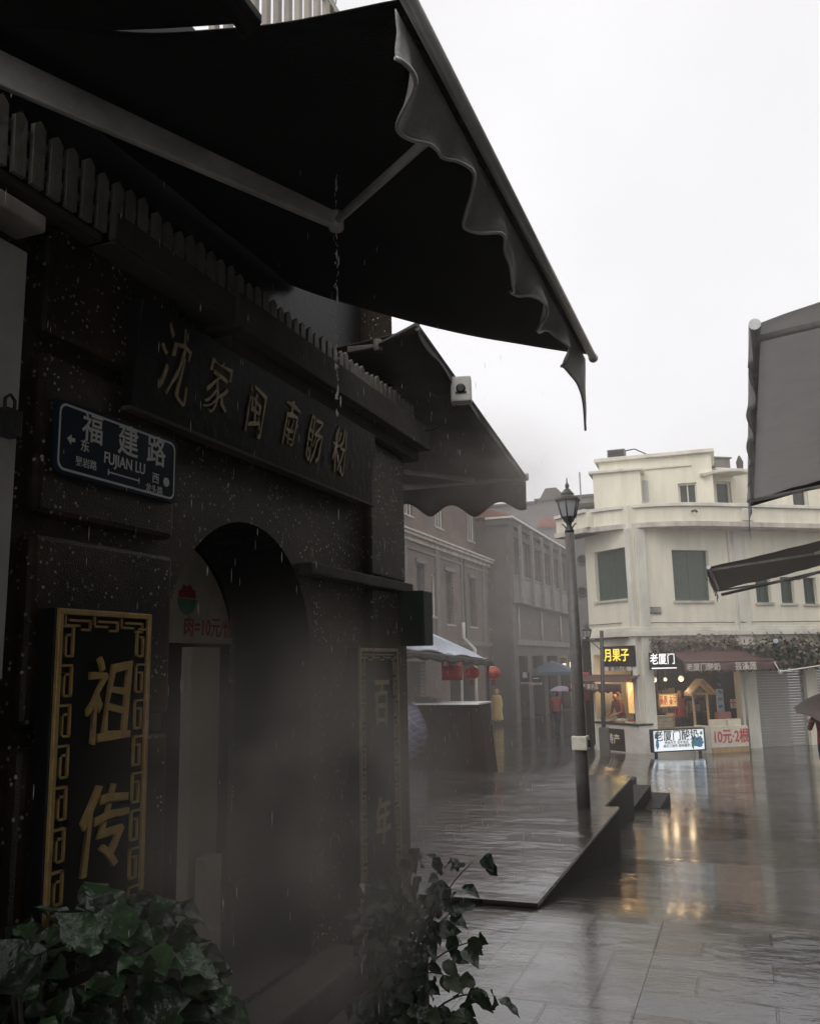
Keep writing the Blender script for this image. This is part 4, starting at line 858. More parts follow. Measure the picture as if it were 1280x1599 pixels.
x0, x1, z0, z1 = r; lw_ = x1-x0; lh = z1-z0
m = MB(); rq = random.Random(8)
def blob(cx, cy, a, b, k): m.prism([(x0+lw_*cx+a*(1+.18*math.sin(5*t*.3927+k))*math.cos(t*.3927), z0+lh*cy+b*(1+.2*math.sin(4*t*.3927+k))*math.sin(t*.3927)) for t in range(16)], 1.001, 1.003+.0006*k, RF)
for k, (cx, cy, a, b) in enumerate([(.88, .30, .16, .10), (.82, .48, .09, .10), (.92, .50, .08, .08), (.07, .35, .05, .14)]): blob(cx, cy, a, b, k)
m.build('drawing', 'blueink', lbx)
m = MB(); blob(.77, .28, .05, .12, 1); blob(.06, .75, .06, .07, 2); blob(.95, .80, .04, .05, 3); m.build('drawing', 'greenink', lbx)
for u in (x0+.1, x1-.1): MB().box(u-.03, u+.03, z0-.20, z0-.035, .88, .96, RF).build('foot', 'iron', lbx)
r = rect(RF, 1111, 1168, 1134, 1167, .75); r[2] = max(r[2], CZ+.02)
pb = sign_board('price_board', 'cream price board with big red price lettering standing before the yogurt shop', RF, r, .75, 'paper', [('10元·2根', .42, .52, .48, 'redink', .015, .74)], .05)
MB().box(r[0], r[1], CZ-.05, r[2]-.001, .70, .745, RF).build('foot_rail', 'wood', pb)
r = rect(RF, 1100, 1113, 1134, 1168, .72); tag(MB().box(r[0], r[1]-.06, CZ-.05, r[3], .2, .72, RF).build('display_box', 'tilew', bevel=.01), 'beige display box between the light box and the price board', 'box')
tb = thing('trestle_table', 'low table behind the price board carrying cartons', 'table', tuple(RF.p(3.2, CZ, .3)))
r = rect(RF, 1104, 1162, 1132, 1136, .4); MB().box(r[0], r[1], r[2]-.03, r[2]+.02, -.1, .62, RF).build('tabletop', 'wood', tb); zt_ = r[2]+.02
for u in (r[0]+.05, r[1]-.05):
    for w in (-.05, .56): MB().box(u-.025, u+.025, CZ-.05, r[2]-.03, w-.02, w+.02, RF).build('leg', 'wood', tb)
for x0, x1, y0, w, mt, lab in [(1112, 1134, 1124, .45, 'paper', 'long pale carton at the wooden gable end of the table'), (1137, 1157, 1123, .5, 'menu', 'pale carton at the pilaster end of the table'), (1122, 1142, 1112, .1, 'shirt', 'reddish carton at the back of the table')]:
    r = rect(RF, x0, x1, y0, 1133, w); t = tag(MB().box(r[0], r[1], zt_, max(r[3], zt_+.12), w-.2, w, RF).build('carton', mt, bevel=.012), lab, 'box', 'cartons on the shop table')
wg = thing('wooden_gable_stand', 'pale wooden stand with small gabled roof in the yogurt shop', 'stand', tuple(RF.p(2.5, CZ, .2)))
r = rect(RF, 1082, 1106, 1060, 1133, .2)
for u in (r[0], r[1]-.05): MB().box(u, u+.05, CZ-.05, r[3]-.38, .15, .2, RF).build('post', 'wood', wg)
mu = (r[0]+r[1])/2; e = .16
for s in (-1, 1):
    a, b = mu, mu + s*((r[1]-r[0])/2+e); pl = [(a, r[3]), (a, r[3]-.07), (b, r[3]-.47), (b, r[3]-.40)]
    MB().prism(pl if s < 0 else pl[::-1], .0, .40, RF).build('roof_slope', 'wood', wg)
MB().box(r[0], r[1], r[3]-.46, r[3]-.39, .151, .199, RF).build('crossbeam', 'wood', wg)
r = rect(RF, 1030, 1056, 1085, 1103, -.8)
sign_board('menu_screen', 'glowing warm menu screen hanging inside the yogurt shop', RF, r, -.8, 'litwarm', [('菜单 十元', .17, .5, .68, 'redink', .01, .8), ('酸奶 果汁', .17, .5, .3, 'redink', .01, .8)], .05, 'wood')
u = (r[0]+r[1])/2; MB().tube([RF.p(u-.2, r[3]+.03, -.82), RF.p(u-.2, openR[0][3]+.1, -.82)], .012, 5).build('hanger', 'iron', bpy.data.objects['menu_screen'])
r = rect(RF, 1014, 1021, 1094, 1122, -.3); tag(MB().box(r[0], r[1], r[2], r[3], -.36, -.3, RF).build('light_strip', 'litwarm'), 'narrow warm light strip at the corner pilaster edge of the yogurt shop', 'lamp')
for k, (px, py, rad) in enumerate([(1021.5, 1061.5, .075), (1038.5, 1061, .055), (1063, 1060, .085)]):
    u, v = RF.pix(px, py, -.3); t = thing('shop_bulb', ('warm shop bulb closest to the corner pilaster of the yogurt shop', 'small warm shop bulb, middle one of the three over the rack', 'biggest warm bulb of the yogurt shop, near the wooden gable')[k], 'lamp', tuple(RF.p(u, v, -.3)), 'bulbs over the yogurt shop')
    MB().lathe(RF.p(u, v-rad, -.3), [(.01, 0), (rad*.7, rad*.3), (rad, rad), (rad*.7, rad*1.7), (.02, rad*2)], 12).build('globe', 'bulb', t); MB().tube([RF.p(u, v+rad, -.3), RF.p(u, openR[0][3]+.12, -.3)], .012, 5).build('flex', 'iron', t)
    l_ = bpy.data.lights.new('shop_light', 'POINT'); l_.energy = 5; l_.color = (1, .72, .42); l_.shadow_soft_size = .06; o = bpy.data.objects.new('shop_light', l_); COL.objects.link(o); o.location = RF.p(u, v-.2, -.25)
l_ = bpy.data.lights.new('shop_light', 'POINT'); l_.energy = 11; l_.color = (1, .62, .30); l_.shadow_soft_size = .1; o = bpy.data.objects.new('shop_light', l_); COL.objects.link(o); u, v = LF.pix(970, 1075, -.5); o.location = LF.p(u, v, -.35)
r = rect(RF, 1119, 1130, 1076, 1112, -.5); po = thing('poster', 'tall blue and white poster hanging in the yogurt shop', 'poster', tuple(RF.p(r[0], r[2], -.5)))
MB().box(r[0], r[1], r[2], r[3], -.53, -.5, RF).build('sheet', 'pvc', po); m = MB()
for i in range(5): m.prism([(r[0]+.03+.03*i, r[2]+.1+.22*i), (r[1]-.04, r[2]+.15+.2*i), (r[1]-.08, r[2]+.22+.2*i), (r[0]+.05, r[2]+.2+.22*i)], -.499, -.497, RF)
m.build('drawing', 'blueink', po)
r = rect(RF, 1141, 1158, 1092, 1106, -.3); sign_board('poster', 'small pink and white notice hanging near the shop pilaster', RF, r, -.3, 'paper', [('十元', .26, .5, .5, 'redink', .02, .9)], .03)
bs_ = thing('wall_shelf', 'wooden wall shelf of small packages at the back of the yogurt shop', 'shelf', tuple(RF.p(2, .2, -2.3)))
z_a, z_b = RF.pix(1060, 1112, -2.2)[1], RF.pix(1060, 1090, -2.2)[1]; ua_, ub_ = RF.pix(1022, 1100, -2.2)[0], RF.pix(1150, 1100, -2.2)[0]
for z in (z_a, z_b): MB().box(ua_, ub_, z-.03, z, -2.55, -2.15, RF).build('shelf_board', 'wood', bs_)
for u in (ua_, ub_): MB().box(u-.03, u+.03, CZ-.02, z_b+.5, -2.55, -2.15, RF).build('upright', 'wood', bs_)
q_ = random.Random(21)
for z in (z_a, z_b):
    u = ua_+.08
    while u < ub_-.25:
        w, h = q_.uniform(.12, .24), q_.uniform(.14, .34); m = MB().box(u, u+w, z+.001, z+h, -2.45, -2.25, RF).box(u+w*.15, u+w*.85, z+h*.3, z+h*.75, -2.25, -2.245, RF)
        tag(m.build('package', q_.choice(('wood', 'paper', 'shirt', 'menu', 'red', 'shade')), bevel=.008), 'small boxed package lined up on the back shelf of the yogurt shop', 'package', 'packages on the back shelf'); u += w+q_.uniform(.02, .10)
u = RF.pix(1150, 900)[0]; MB().tube([RF.p(u-.12, zb0-.05, .07), RF.p(u-.12, CZ, .07)], .045, 8).build('downpipe', 'grimy', cb)
MB().tube([RF.p(.4+i*.35, zs+.22+.005*math.sin(i*1.3), .05+.04*(i % 2)) for i in range(20)], .014, 5).build('conduit', 'stoned', cb)
MB().tube([LF.p(-.5-i*.3, zs+.25+.004*math.sin(i*1.7), .04) for i in range(7)], .014, 5).build('conduit', 'stoned', cb)
# greenery over the shopfront
def creeper(name, label, fr, u0, u1, v0, v1, w0, w1, n, mats, seed, size=(.08, .16)):
    t = thing(name, label, 'plant', tuple(fr.p((u0+u1)/2, v0, w0))); q = random.Random(seed); ms = [MB() for _ in mats]
    for i in range(n):
        u = q.uniform(u0, u1); hgt = .55+.45*noise.noise(Vector((u*1.7, seed, 0)))+.25*noise.noise(Vector((u*5, seed, 3)))
        v = v0 + (v1-v0)*q.random()**1.2*max(.2, hgt)*1.3; p = fr.p(u, v, q.uniform(w0, w1))
        d = Vector((q.gauss(0, 1), q.gauss(0, 1), q.gauss(-.4, .7))).normalized(); nr = Vector((q.gauss(0, .6), -.5+q.gauss(0, .5), .7)).normalized()
        if abs(d.dot(nr)) > .9: continue
        s = q.uniform(*size); leaf_mesh(q.choice(ms), p, d, nr, s*1.2, s*.75, .3)
    for m, mt in zip(ms, mats): m.build('foliage', mt, t)
    m = MB()
    for i in range(8):
        u = u0+(u1-u0)*(i+.5)/8; m.tube([fr.p(u, v0, (w0+w1)/2), fr.p(u+.2, (v0+v1)/2, (w0+w1)/2), fr.p(u+.1, v1, w0)], .012, 5)
    m.build('stem', 'stem', t); return t
a = RF.pix(1016, 1010, .2); b = RF.pix(1152, 990, .2)
creeper('climbing_plant', 'rusty and green plants growing in a row on top of the maroon awning', RF, a[0], b[0], a[1]-.1, zs-.05, .1, .40, 420, ('leafr', 'leafg', 'leafr'), 3)
a = RF.pix(1172, 1035, .5); b = RF.pix(1300, 985, .5)
creeper('climbing_plant', 'big bushy plant mass over the roller shutter under the brown canopy', RF, a[0], b[0]+1, a[1]-.1, b[1], .2, .9, 2600, ('leafg', 'leafd', 'leafr'), 9, (.09, .18))
u, v = RF.pix(1217, 1049, 1.3); t = tag(MB().tube([RF.p(fr1[0], zf-.05, 1.05), RF.p(u, v, 1.3), RF.p(u+2.2, v+.25, 1.6), RF.p(u+4, v+.35, 1.8)], .022, 6).build('cable', 'trim'), 'pale cable strung from the maroon awning past the roller shutter', 'cable')
for px, py, lab in ((1218, 1049, 'white round bulb at the end of the maroon awning'), (1211, 1001, 'white round bulb among the bushy plants over the roller shutter')):
    u, v = RF.pix(px, py, 1.0); t = thing('globe_lamp', lab, 'lamp', tuple(RF.p(u, v, 1.0))); MB().lathe(RF.p(u, v-.07, 1.0), [(.01, 0), (.055, .02), (.075, .07), (.055, .12), (.01, .14)], 12).build('globe', 'frost', t); MB().tube([RF.p(u, v+.06, 1.0), RF.p(u, v+.2, .9)], .02, 6).build('socket', 'iron', t)

# ---------------------------------------------------------------- brick house along the side street
BX = -12.0; BF = Fr((BX, 0, 0), (0, 1, 0))
bh = thing('brick_house', 'weathered red brick house with grey cornice and tall dark windows behind the dark stall', 'building', (BX, 36, -1.4))
def brect(x0, x1, y0, y1, w=0):
    a, _ = BF.pix(x0, (y0+y1)/2, w); b, _ = BF.pix(x1, (y0+y1)/2, w); c = (x0+x1)/2
    return [a, b, BF.pix(c, y1, w)[1], BF.pix(c, y0, w)[1]]
zc = (BF.pix(615, 822)[1]+BF.pix(785, 888)[1])/2; ub1 = BF.pix(785, 950)[0]; ub0 = 20.0; zfl = BF.pix(740, 1000)[1]
wb = [brect(650, 663, 879, 952), brect(696, 708, 893, 976), brect(733, 743, 906, 979), brect(763.5, 772, 910, 981)]
vlo = sum(h[2] for h in wb[1:])/3; vhi = sum(h[3] for h in wb[1:])/3
for h in wb: h[2], h[3] = vlo, vhi
wb = [[22, 23.6, vlo, vhi], [26, 27.6, vlo, vhi]] + wb
nw = brect(674, 680, 915, 966); nw[2:] = [vlo+.25, vhi-.3]
m = MB(); m.holes(ub0, ub1, -2, zc-.3, wb+[nw]+[[22, 26, -2, 1.7], [29, 33, -2, 1.7], [36, 40, -2, 1.7], [41.5, ub1-.6, -2, 1.7]], .25, BF); m.add([BF.p(ub0, -1.6), BF.p(ub0, zc, 0), BF.p(ub0, zc, -8), BF.p(ub0, -1.6, -8)], [(3, 2, 1, 0)]); m.build('wall', 'brick', bh)
m = MB().box(ub0-.2, ub1+.15, zc-.30, zc-.12, -.3, .12, BF).box(ub0-.3, ub1+.25, zc-.118, zc, -.3, .30, BF).box(ub0-.35, ub1+.3, zc+.002, zc+.09, -1.5, .38, BF); m.build('cornice', 'grimy', bh, bevel=.015)
for x in (632, 683, 722, 755, 783):
    u = BF.pix(x, 930)[0]; MB().box(u-.26, u+.20, zfl-.3, zc-.302, -.02, .07, BF).build('pilaster', 'stone', bh, bevel=.012)
MB().box(ub0, ub1, zfl-.28, zfl-.05, -.02, .12, BF).build('string_course', 'stone', bh, bevel=.015)
MB().box(ub0, ub1, zc-.62, zc-.50, -.02, .06, BF).build('string_course', 'stone', bh, bevel=.012)
for h in wb:
    window(h, BF, bh, .18, 'pglass', 2, True, 0, 'stoned'); MB().box(h[0]-.14, h[1]+.14, h[3], h[3]+.18, -.02, .09, BF).build('lintel', 'stone', bh, bevel=.015)
window(nw, BF, bh, .10, 'pglass', 1, True, 0, 'trim')
# upper storey
zt2 = BF.pix(785, 806, -.6)[1]+.3; wu = [brect(730, 740, 812, 846, -.6), brect(762, 770, 812, 858, -.6)]
for h in wu: h[2] = wu[1][2]; h[3] = zt2-.35
wu = [[wu[0][0]-5-k*4, wu[0][1]-5-k*4, wu[0][2], wu[0][3]] for k in (0, 1)] + wu
m = MB(); m.holes(ub0, ub1-.1, zc, zt2, wu, .2, BF, -.6); m.build('upper_wall', 'brick', bh)
for h in wu: window(h, BF, bh, .12, 'pglass', 3, True, -.6, 'trim')
m = MB().box(ub0-.2, ub1, zt2, zt2+.12, -.9, -.35, BF); m.build('cornice', 'grimy', bh)
rz = zt2+.12; m = MB().add([BF.p(ub0-.2, rz, -.4), BF.p(ub1, rz, -.4), BF.p(ub1, rz+1.6, -4), BF.p(ub0-.2, rz+1.6, -4), BF.p(ub0-.2, rz, -8), BF.p(ub1, rz, -8)], [(0, 1, 2, 3), (3, 2, 5, 4), (0, 3, 4), (1, 5, 2)]); m.build('roof', 'tile', bh)
MB().tube([BF.p(BF.pix(722, 930)[0], zc-.3, .12), BF.p(BF.pix(722, 930)[0], zfl, .12)], .05, 8).build('downpipe', 'stoned', bh)
q = at(724, 1000, X=-11.8); MB().tube([(q.x, q.y, 3.4), (q.x, q.y, 2.7), (q.x+.5, q.y, 2.2), (q.x+.5, q.y, -1.4)], .08, 8).build('drainpipe', 'trim', bh)
room(BF, [21.5, ub1-.5, -2, 1.8], 2.2, bh, 'dark', -1.4)

# arcaded house farther along
AX = -11.0; AF = Fr((AX, 0, 0), (0, 1, 0)); Y0 = at(794, 950, X=AX).y
ah = thing('arcade_house', 'dark timber-balconied house with thin white eaves line, next along after the brick house', 'building', (AX, Y0, -1.4))
def ar(x, y, w=0): return AF.pix(x, y, w)
ue = ar(888, 950)[0]; ze = (ar(803, 814)[1]+ar(880, 866)[1])/2; zbt = (ar(840, 915)[1]+ar(880, 932)[1])/2; zbb = (ar(840, 948)[1]+ar(880, 958)[1])/2; u0 = Y0
wa = []; nb_ = 6; st_ = (ue-u0-.8)/nb_
for i in range(nb_): a = u0+.6+i*st_; wa.append([a+.25, a+st_-.25, zbt-.1, ze-.75])
m = MB(); m.holes(u0, ue, 2.6, ze, wa, .3, AF); m.holes(u0, ue, -2, 2.6, [[u0+.8+i*st_*1.5, u0+.8+i*st_*1.5+st_*1.1, -2, 1.9] for i in range(4)], .5, AF)
m.add([AF.p(u0, -2, 0), AF.p(u0, ze, 0), AF.p(u0, ze, -8), AF.p(u0, -2, -8)], [(0, 1, 2, 3)]); m.build('wall', M('umber_render', (.085, .066, .056), .8, .35, 1.0, .3, 12), ah); MB().box(u0, ue, 2.45, 2.75, .002, .16, AF).build('string_course', 'stone', ah)
for i in range(3): MB().tube([AF.p(u0+1.5+i*5.5, 2.7, .12), AF.p(u0+1.5+i*5.5, zbb-.2, .12)], .06, 6).build('downpipe', 'grimy', ah)
for h in wa: window(h, AF, ah, .22, 'pglass', 3, False, 0, 'stone')
m = MB().box(u0-.25, ue, ze, ze+.10, -1, .45, AF); m.build('eaves_line', 'white', ah); MB().box(u0-.15, ue, ze-.30, ze-.002, -1, .25, AF).build('eaves', 'stoned', ah)
MB().add([AF.p(u0-.25, ze+.1, .45), AF.p(ue, ze+.1, .45), AF.p(ue, ze+1.7, -4), AF.p(u0-.25, ze+1.7, -4), AF.p(u0-.25, ze+.1, -8), AF.p(ue, ze+.1, -8)], [(0, 1, 2, 3), (3, 2, 5, 4), (0, 3, 4), (1, 5, 2)]).build('roof', 'tile', ah)
m = MB().box(u0+.3, ue, zbb, zbt, .02, .50, AF).box(u0+.25, ue, zbt+.002, zbt+.10, .0, .56, AF).box(u0+.25, ue, zbb-.14, zbb-.002, .0, .56, AF)
m.build('balcony', 'grey', ah, bevel=.012); 
for i in range(nb_+1): a = u0+.45+i*st_; MB().box(a-.13, a+.13, zbb-.1, ze-.305, .57, .70, AF).build('balcony_post', 'stone', ah)
for i in range(nb_): a = u0+.45+i*st_; MB().box(a+.35, a+st_-.35, zbb+.15, zbt-.15, .505, .53, AF).build('balcony_panel', 'stone', ah)
q = [AF.pix(785, 950, 0)[0]]
MB().box(u0-.08, u0+.8, -2, ze-.31, .002, .22, AF).build('corner_pier', 'stoned', ah, bevel=.02)
room(AF, [u0+.5, ue, -2, 2.0], 2.4, ah, 'dark', -1.4)

# taller house closing the side street, with small red tiled roof before it and round vents on its flank
D3 = 78; EF = Fr((0, D3, 0), (1, 0, 0))
eh = thing('end_house', 'tall grey rendered house closing the far end of the side street', 'building', (-14, D3, -1.5))
a, t1 = EF.pix(815, 788); b, _ = EF.pix(838, 788); c, t2 = EF.pix(838, 783); d, t3 = EF.pix(872, 788); e_, _ = EF.pix(920, 792)
we = [[c+.8+i*2.6, c+2+i*2.6, z, z+1.8] for i in range(3) for z in (2, 5.5, 9)]
m = MB(); m.holes(a-14, c, -2.5, t1, [], .2, EF); m.holes(c, e_+5, -2.5, t2, [h for h in we if h[0] > c+.2], .25, EF)
m.add([EF.p(c, t1, 0), EF.p(c, t2, 0), EF.p(c, t2, -6), EF.p(c, t1, -6)], [(0, 1, 2, 3)]); m.build('wall', 'grey', eh)
for h in we:
    if h[0] > c+.2: window(h, EF, eh, .2, 'pglass', 2, True, 0, 'stone')
MB().box(c-.2, e_+5, t2, t2+.22, -5, .25, EF).build('roof_coping', 'stoned', eh); MB().box(a-14, c-.21, t1, t1+.2, -5, .25, EF).build('roof_coping', 'stoned', eh)
MB().prism([(c+.2, t2+.22), (c+2.6, t2+.22), (c+1.8, t2+1.2), (c+.8, t2+1.2)], -3, -.2, EF).build('roof_ridge', 'stoned', eh)
rh = thing('tiled_house', 'low house with bright red tiled roof peeping over the white eaves line', 'building', (-12, 69, -1.5))
TF = Fr((0, 69, 0), (1, 0, 0)); a, z1 = TF.pix(838, 807); b, z0 = TF.pix(876, 822)
MB().add([TF.p(a, z0, 0), TF.p(b+1.2, z0, 0), TF.p(b+.9, z1+.25, -2.2), TF.p(a, z1+.25, -2.2)], [(0, 1, 2, 3)]).build('roof', 'tile', rh); m = MB()
for i in range(22): u = a+(b+1.1-a)*i/22; m.tube([TF.p(u, z0+.02, .03), TF.p(u, z1+.27, -2.2)], .05, 6)
m.build('roof_tile', 'tile', rh); MB().box(a, b+1, -2.5, z0-.02, -3, -.2, TF).build('wall', 'grey', rh)
VF = Fr((0, 31.5, 0), (1, 0, 0)); a, z1 = VF.pix(895, 794); b, _ = VF.pix(926, 794)
vh = thing('vented_house', 'narrow grey house with round vents, squeezed between lamp post and cream building', 'building', (-4.5, 31.5, -1.1))
MB().box(a, b+1.5, -2, z1, -6, 0, VF).build('wall', 'grey', vh); MB().box(a-.1, b+1.6, z1, z1+.15, -6.1, .1, VF).build('roof_coping', 'stoned', vh)
for y in (874, 924, 1015):
    u, v = VF.pix(909, y); o = MB().lathe((0, 0, 0), [(.20, 0), (.20, .05), (.15, .06), (.14, .02)], 18).build('round_vent', 'stoned', vh)
    o.matrix_basis = Matrix(((1, 0, 0, 0), (0, 0, -1, 31.5), (0, 1, 0, v), (0, 0, 0, 1))) @ Matrix.Translation((u, 0, 0))
    o2 = MB().lathe((0, 0, 0), [(.139, .021), (.139, .03)], 18).build('dark_disc', 'black'); o2.parent = o  # black disc painted in for the dark inside of the vent

# ---------------------------------------------------------------- things in the side street
def gy(px, py, y0=6, y1=60):           # where a photo pixel meets the ground
    lo = None; y = y0
    while y < y1:
        p = at(px, py, Y=y)
        if p.z <= gz(p.x, p.y): return Vector((p.x, p.y, gz(p.x, p.y)))
        y += .05
    return at(px, py, Z=-1.2)
g0 = gy(633, 1208); g1 = gy(762, 1208); SY = (g0.y+g1.y)/2; SFr = Fr((0, SY, 0), (1, 0, 0)); a, zb = SFr.pix(634, 1208); b, _ = SFr.pix(762, 1208); c, ztp = SFr.pix(745, 1101); d, _ = SFr.pix(628, 1098)
sk = thing('market_stall', 'dark tapering stall cabinet with pale worktop in front of the brick house', 'stall', ((a+b)/2, SY, zb))
MB().prism([(a, zb-.15), (b, zb-.15), (c+.03, ztp), (a, ztp)], -.7, 0, SFr).build('cabinet', 'woodd', sk, bevel=.01)
MB().box(a-.1, c+.06, ztp, ztp+.035, -.75, .05, SFr).build('worktop', 'alu', sk, bevel=.006)
MB().box(a+.12, c-.12, zb+.12, ztp-.12, .001, .012, SFr).build('front_panel', 'woodd', sk)
t = SFr.pix(660, 1094)[0]
for k, (x, w, h, mt, lab) in enumerate([(655, .30, .10, 'grey', 'grey plastic crate on the stall worktop'), (668, .22, .07, 'stone', 'pale low box on the stall worktop beside the grey crate')]):
    u = SFr.pix(x, 1095)[0]; m = MB().box(u-w/2, u+w/2, ztp+.037, ztp+.037+h, -.45, -.15, SFr)
    for i in range(4): m.box(u-w/2+.02+i*w/4, u-w/2+w/4-.02+i*w/4, ztp+.06, ztp+.02+h, -.15, -.142, SFr)
    tag(m.build('crate', mt, bevel=.008), lab, 'crate')
# stall canopy: pale sheet pitched down to the street
sc_ = thing('stall_canopy', 'pale blue-white pitched stall canopy on thin posts before the brick house', 'canopy', (-5, SY+2, -.5))
n0 = at(628, 1012, Y=13.4); n1 = at(771, 1031, Y=19.2); h0 = at(628, 968, Y=13.9); h1 = at(742, 1020, Y=20.6)
MB().slabgrid(lambda s, t: (h0.lerp(h1, s)).lerp(n0.lerp(n1, s), t) - Vector((0, 0, .05*math.sin(3.14*t)+.03*math.sin(s*18)*t)), 24, 8, .006).build('sheet', 'pvc', sc_)
MB().slabgrid(lambda s, t: n0.lerp(n1, s) - Vector((.01*math.sin(s*50), 0, .01+(.14+.02*math.sin(s*44))*t)), 50, 3, .006).build('valance', 'awn2', sc_)
MB().slabgrid(lambda s, t: n0.lerp(n1, s) + Vector((-.06-1.9*t, 0, .02+.12*t)), 12, 4, .008).build('lining', 'awn2', sc_)
for s in (.05, .62, .97): e = n0.lerp(n1, s); MB().tube([(e.x-.1, e.y, gz(e.x, e.y)-.1), (e.x-.1, e.y, e.z)], .028, 8).build('post', 'trim' if s == .62 else 'iron', sc_)
# red sign cloth and two lanterns under it
q = at(705, 1048, Y=18.2); QF = Fr((0, q.y, 0), (1, .3, 0)); a, t_ = QF.pix(689, 1034); b, d_ = QF.pix(722, 1062)
rc_ = thing('hanging_banner', 'red banner with white lettering hanging under the stall canopy', 'banner', tuple(QF.p(a, d_)))
MB().slabgrid(lambda s, t: QF.p(a+(b-a)*s, t_+(d_-t_)*(1-t), .02*math.sin(s*9)), 12, 4, .006).build('cloth', 'red', rc_); text('厦门小吃', .10, 'lettering', 'paper', rc_, QF.mat((a+b)/2, t_-.04, .035), .002, .01, 0, .85)
MB().tube([QF.p(a-.05, t_+.01), QF.p(b+.05, t_+.01)], .015, 6).build('rod', 'iron', rc_)
def lantern(px, py, Y, lab):
    p = at(px, py, Y=Y); r = 12.5*Y/F; t = thing('red_lantern', lab, 'lantern', tuple(p), 'red lanterns under the stall canopy')
    m = MB(); prof = [(r*.4*1.0, -r*.72), (r*.80, -r*.5), (r, -.12*r), (r, .12*r), (r*.80, r*.5), (r*.4, r*.72)]; m.lathe(p, prof, 16); m.build('shade', 'redglow', t)
    MB().lathe(p, [(r*.42, r*.71), (r*.42, r*.82), (r*.1, r*.84)], 12).build('cap', 'gold', t); MB().lathe(p, [(r*.42, -r*.82), (r*.42, -r*.71)], 12).build('base_ring', 'gold', t)
    m = MB()
    for i in range(8): m.tube([p+Vector((r*.2*math.cos(i*.785), r*.2*math.sin(i*.785), -r*.82)), p+Vector((r*.25*math.cos(i*.785), r*.25*math.sin(i*.785), -r*1.5))], .006, 4)
    m.build('tassel', 'red', t); MB().tube([p+Vector((0, 0, r*.82)), p+Vector((0, 0, r*1.7))], .006, 4).build('hanger', 'iron', t)
lantern(737, 1051, 18.6, 'red lantern hanging beside the red banner, closer to it of the pair'); lantern(769.5, 1051, 20.5, 'red lantern at the far end of the stall canopy')
q = at(626, 1048, Y=9.5); t = thing('stall_lamp', 'small glowing yellow lamp beside the hazy plaque', 'lamp', tuple(q)); MB().lathe(q-Vector((0, 0, .1)), [(.01, 0), (.03, .03), (.035, .12), (.015, .18)], 10).build('bulb', 'lity', t); MB().tube([q+Vector((0, 0, .08)), q+Vector((0, 0, .25)), q+Vector((-.3, .3, .3))], .008, 5).build('arm', 'iron', t)
# open plaid umbrella resting on the ground
def umbrella(name, label, top, axis, r, mat, dep=.45, handle=.75, grp=None, n=8, roll=0):
    t = thing(name, label, 'umbrella', tuple(top), grp); ax = Vector(axis).normalized(); q = ax.to_track_quat('Z', 'Y'); m = MB()
    T = lambda v: top + q @ Vector(v)
    def pt(k, j, off=0):
        f = j/6; a = 2*math.pi*k/(n*4)+roll; sag = 1-.07*math.sin(math.pi*((k % 4)/4))*f; rr = r*f*sag
        return T((rr*math.cos(a), rr*math.sin(a), -dep*r*f**1.9-off + .05*r*math.sin(math.pi*((k % 4)/4))*f))
    vs = []; fs = []; N = n*4
    for o in (0, .006):
        for j in range(7):
            for k in range(N): vs.append(pt(k, j, o))
    for o in (0, 1):
        for j in range(6):
            for k in range(N):
                b = o*7*N; fs.append((b+j*N+k, b+j*N+(k+1) % N, b+(j+1)*N+(k+1) % N, b+(j+1)*N+k) if o == 0 else (b+j*N+k, b+(j+1)*N+k, b+(j+1)*N+(k+1) % N, b+j*N+(k+1) % N))
    for k in range(N): fs.append((6*N+k, 6*N+(k+1) % N, 13*N+(k+1) % N, 13*N+k))
    m.add(vs, fs, True).build('canopy', mat, t)
    m = MB()
    for k in range(n): m.tube([pt(k*4, j, .012) for j in range(1, 7)], .0035, 4)
    m.build('rib', 'iron', t); MB().tube([T((0, 0, .05)), T((0, 0, -handle))], .008, 6).build('shaft', 'iron', t)
    MB().tube([T((0, 0, -handle)), T((0, 0, -handle-.08)), T((.03, 0, -handle-.11)), T((.06, 0, -handle-.08))], .014, 6).build('handle', 'woodd', t)
    return t
p = at(648, 1140, Y=SY-.9); umbrella('open_umbrella', 'open plaid mauve umbrella leaning on its side against the dark stall', p+Vector((-.10, .0, .0)), (.80, -.55, .15), .60, 'plaid', .5, .7)
# blue parasol, hanging black signs, boards further down
q = at(852, 1032, Y=49); umb = thing('market_parasol', 'faded blue square market canopy far down the side street', 'canopy', (q.x, q.y, -1.3))
BF2 = Fr((0, 49, 0), (1, 0, 0)); a, z0 = BF2.pix(818, 1050); b, z1 = BF2.pix(893, 1031)
cxm = (a+b)/2; hw_ = (b-a)/2; ap = Vector((cxm, 49+hw_*.9, z1)); cs = [Vector((cxm+sx*hw_, 49+hw_*.9+sy*hw_*.9, z0)) for sx, sy in ((-1, -1), (1, -1), (1, 1), (-1, 1))]
m = MB(); 
for i in range(4): m.add([cs[i], cs[(i+1) % 4], ap, cs[i]-Vector((0, 0, .18)), cs[(i+1) % 4]-Vector((0, 0, .18))], [(0, 1, 2), (3, 4, 1, 0)])
m.build('fabric', 'bluec', umb)
for c in cs: MB().tube([(c.x, c.y, -1.6), (c.x, c.y, z0)], .03, 6).build('pole', 'iron', umb)
HF = Fr((0, 46, 0), (1, 0, 0))
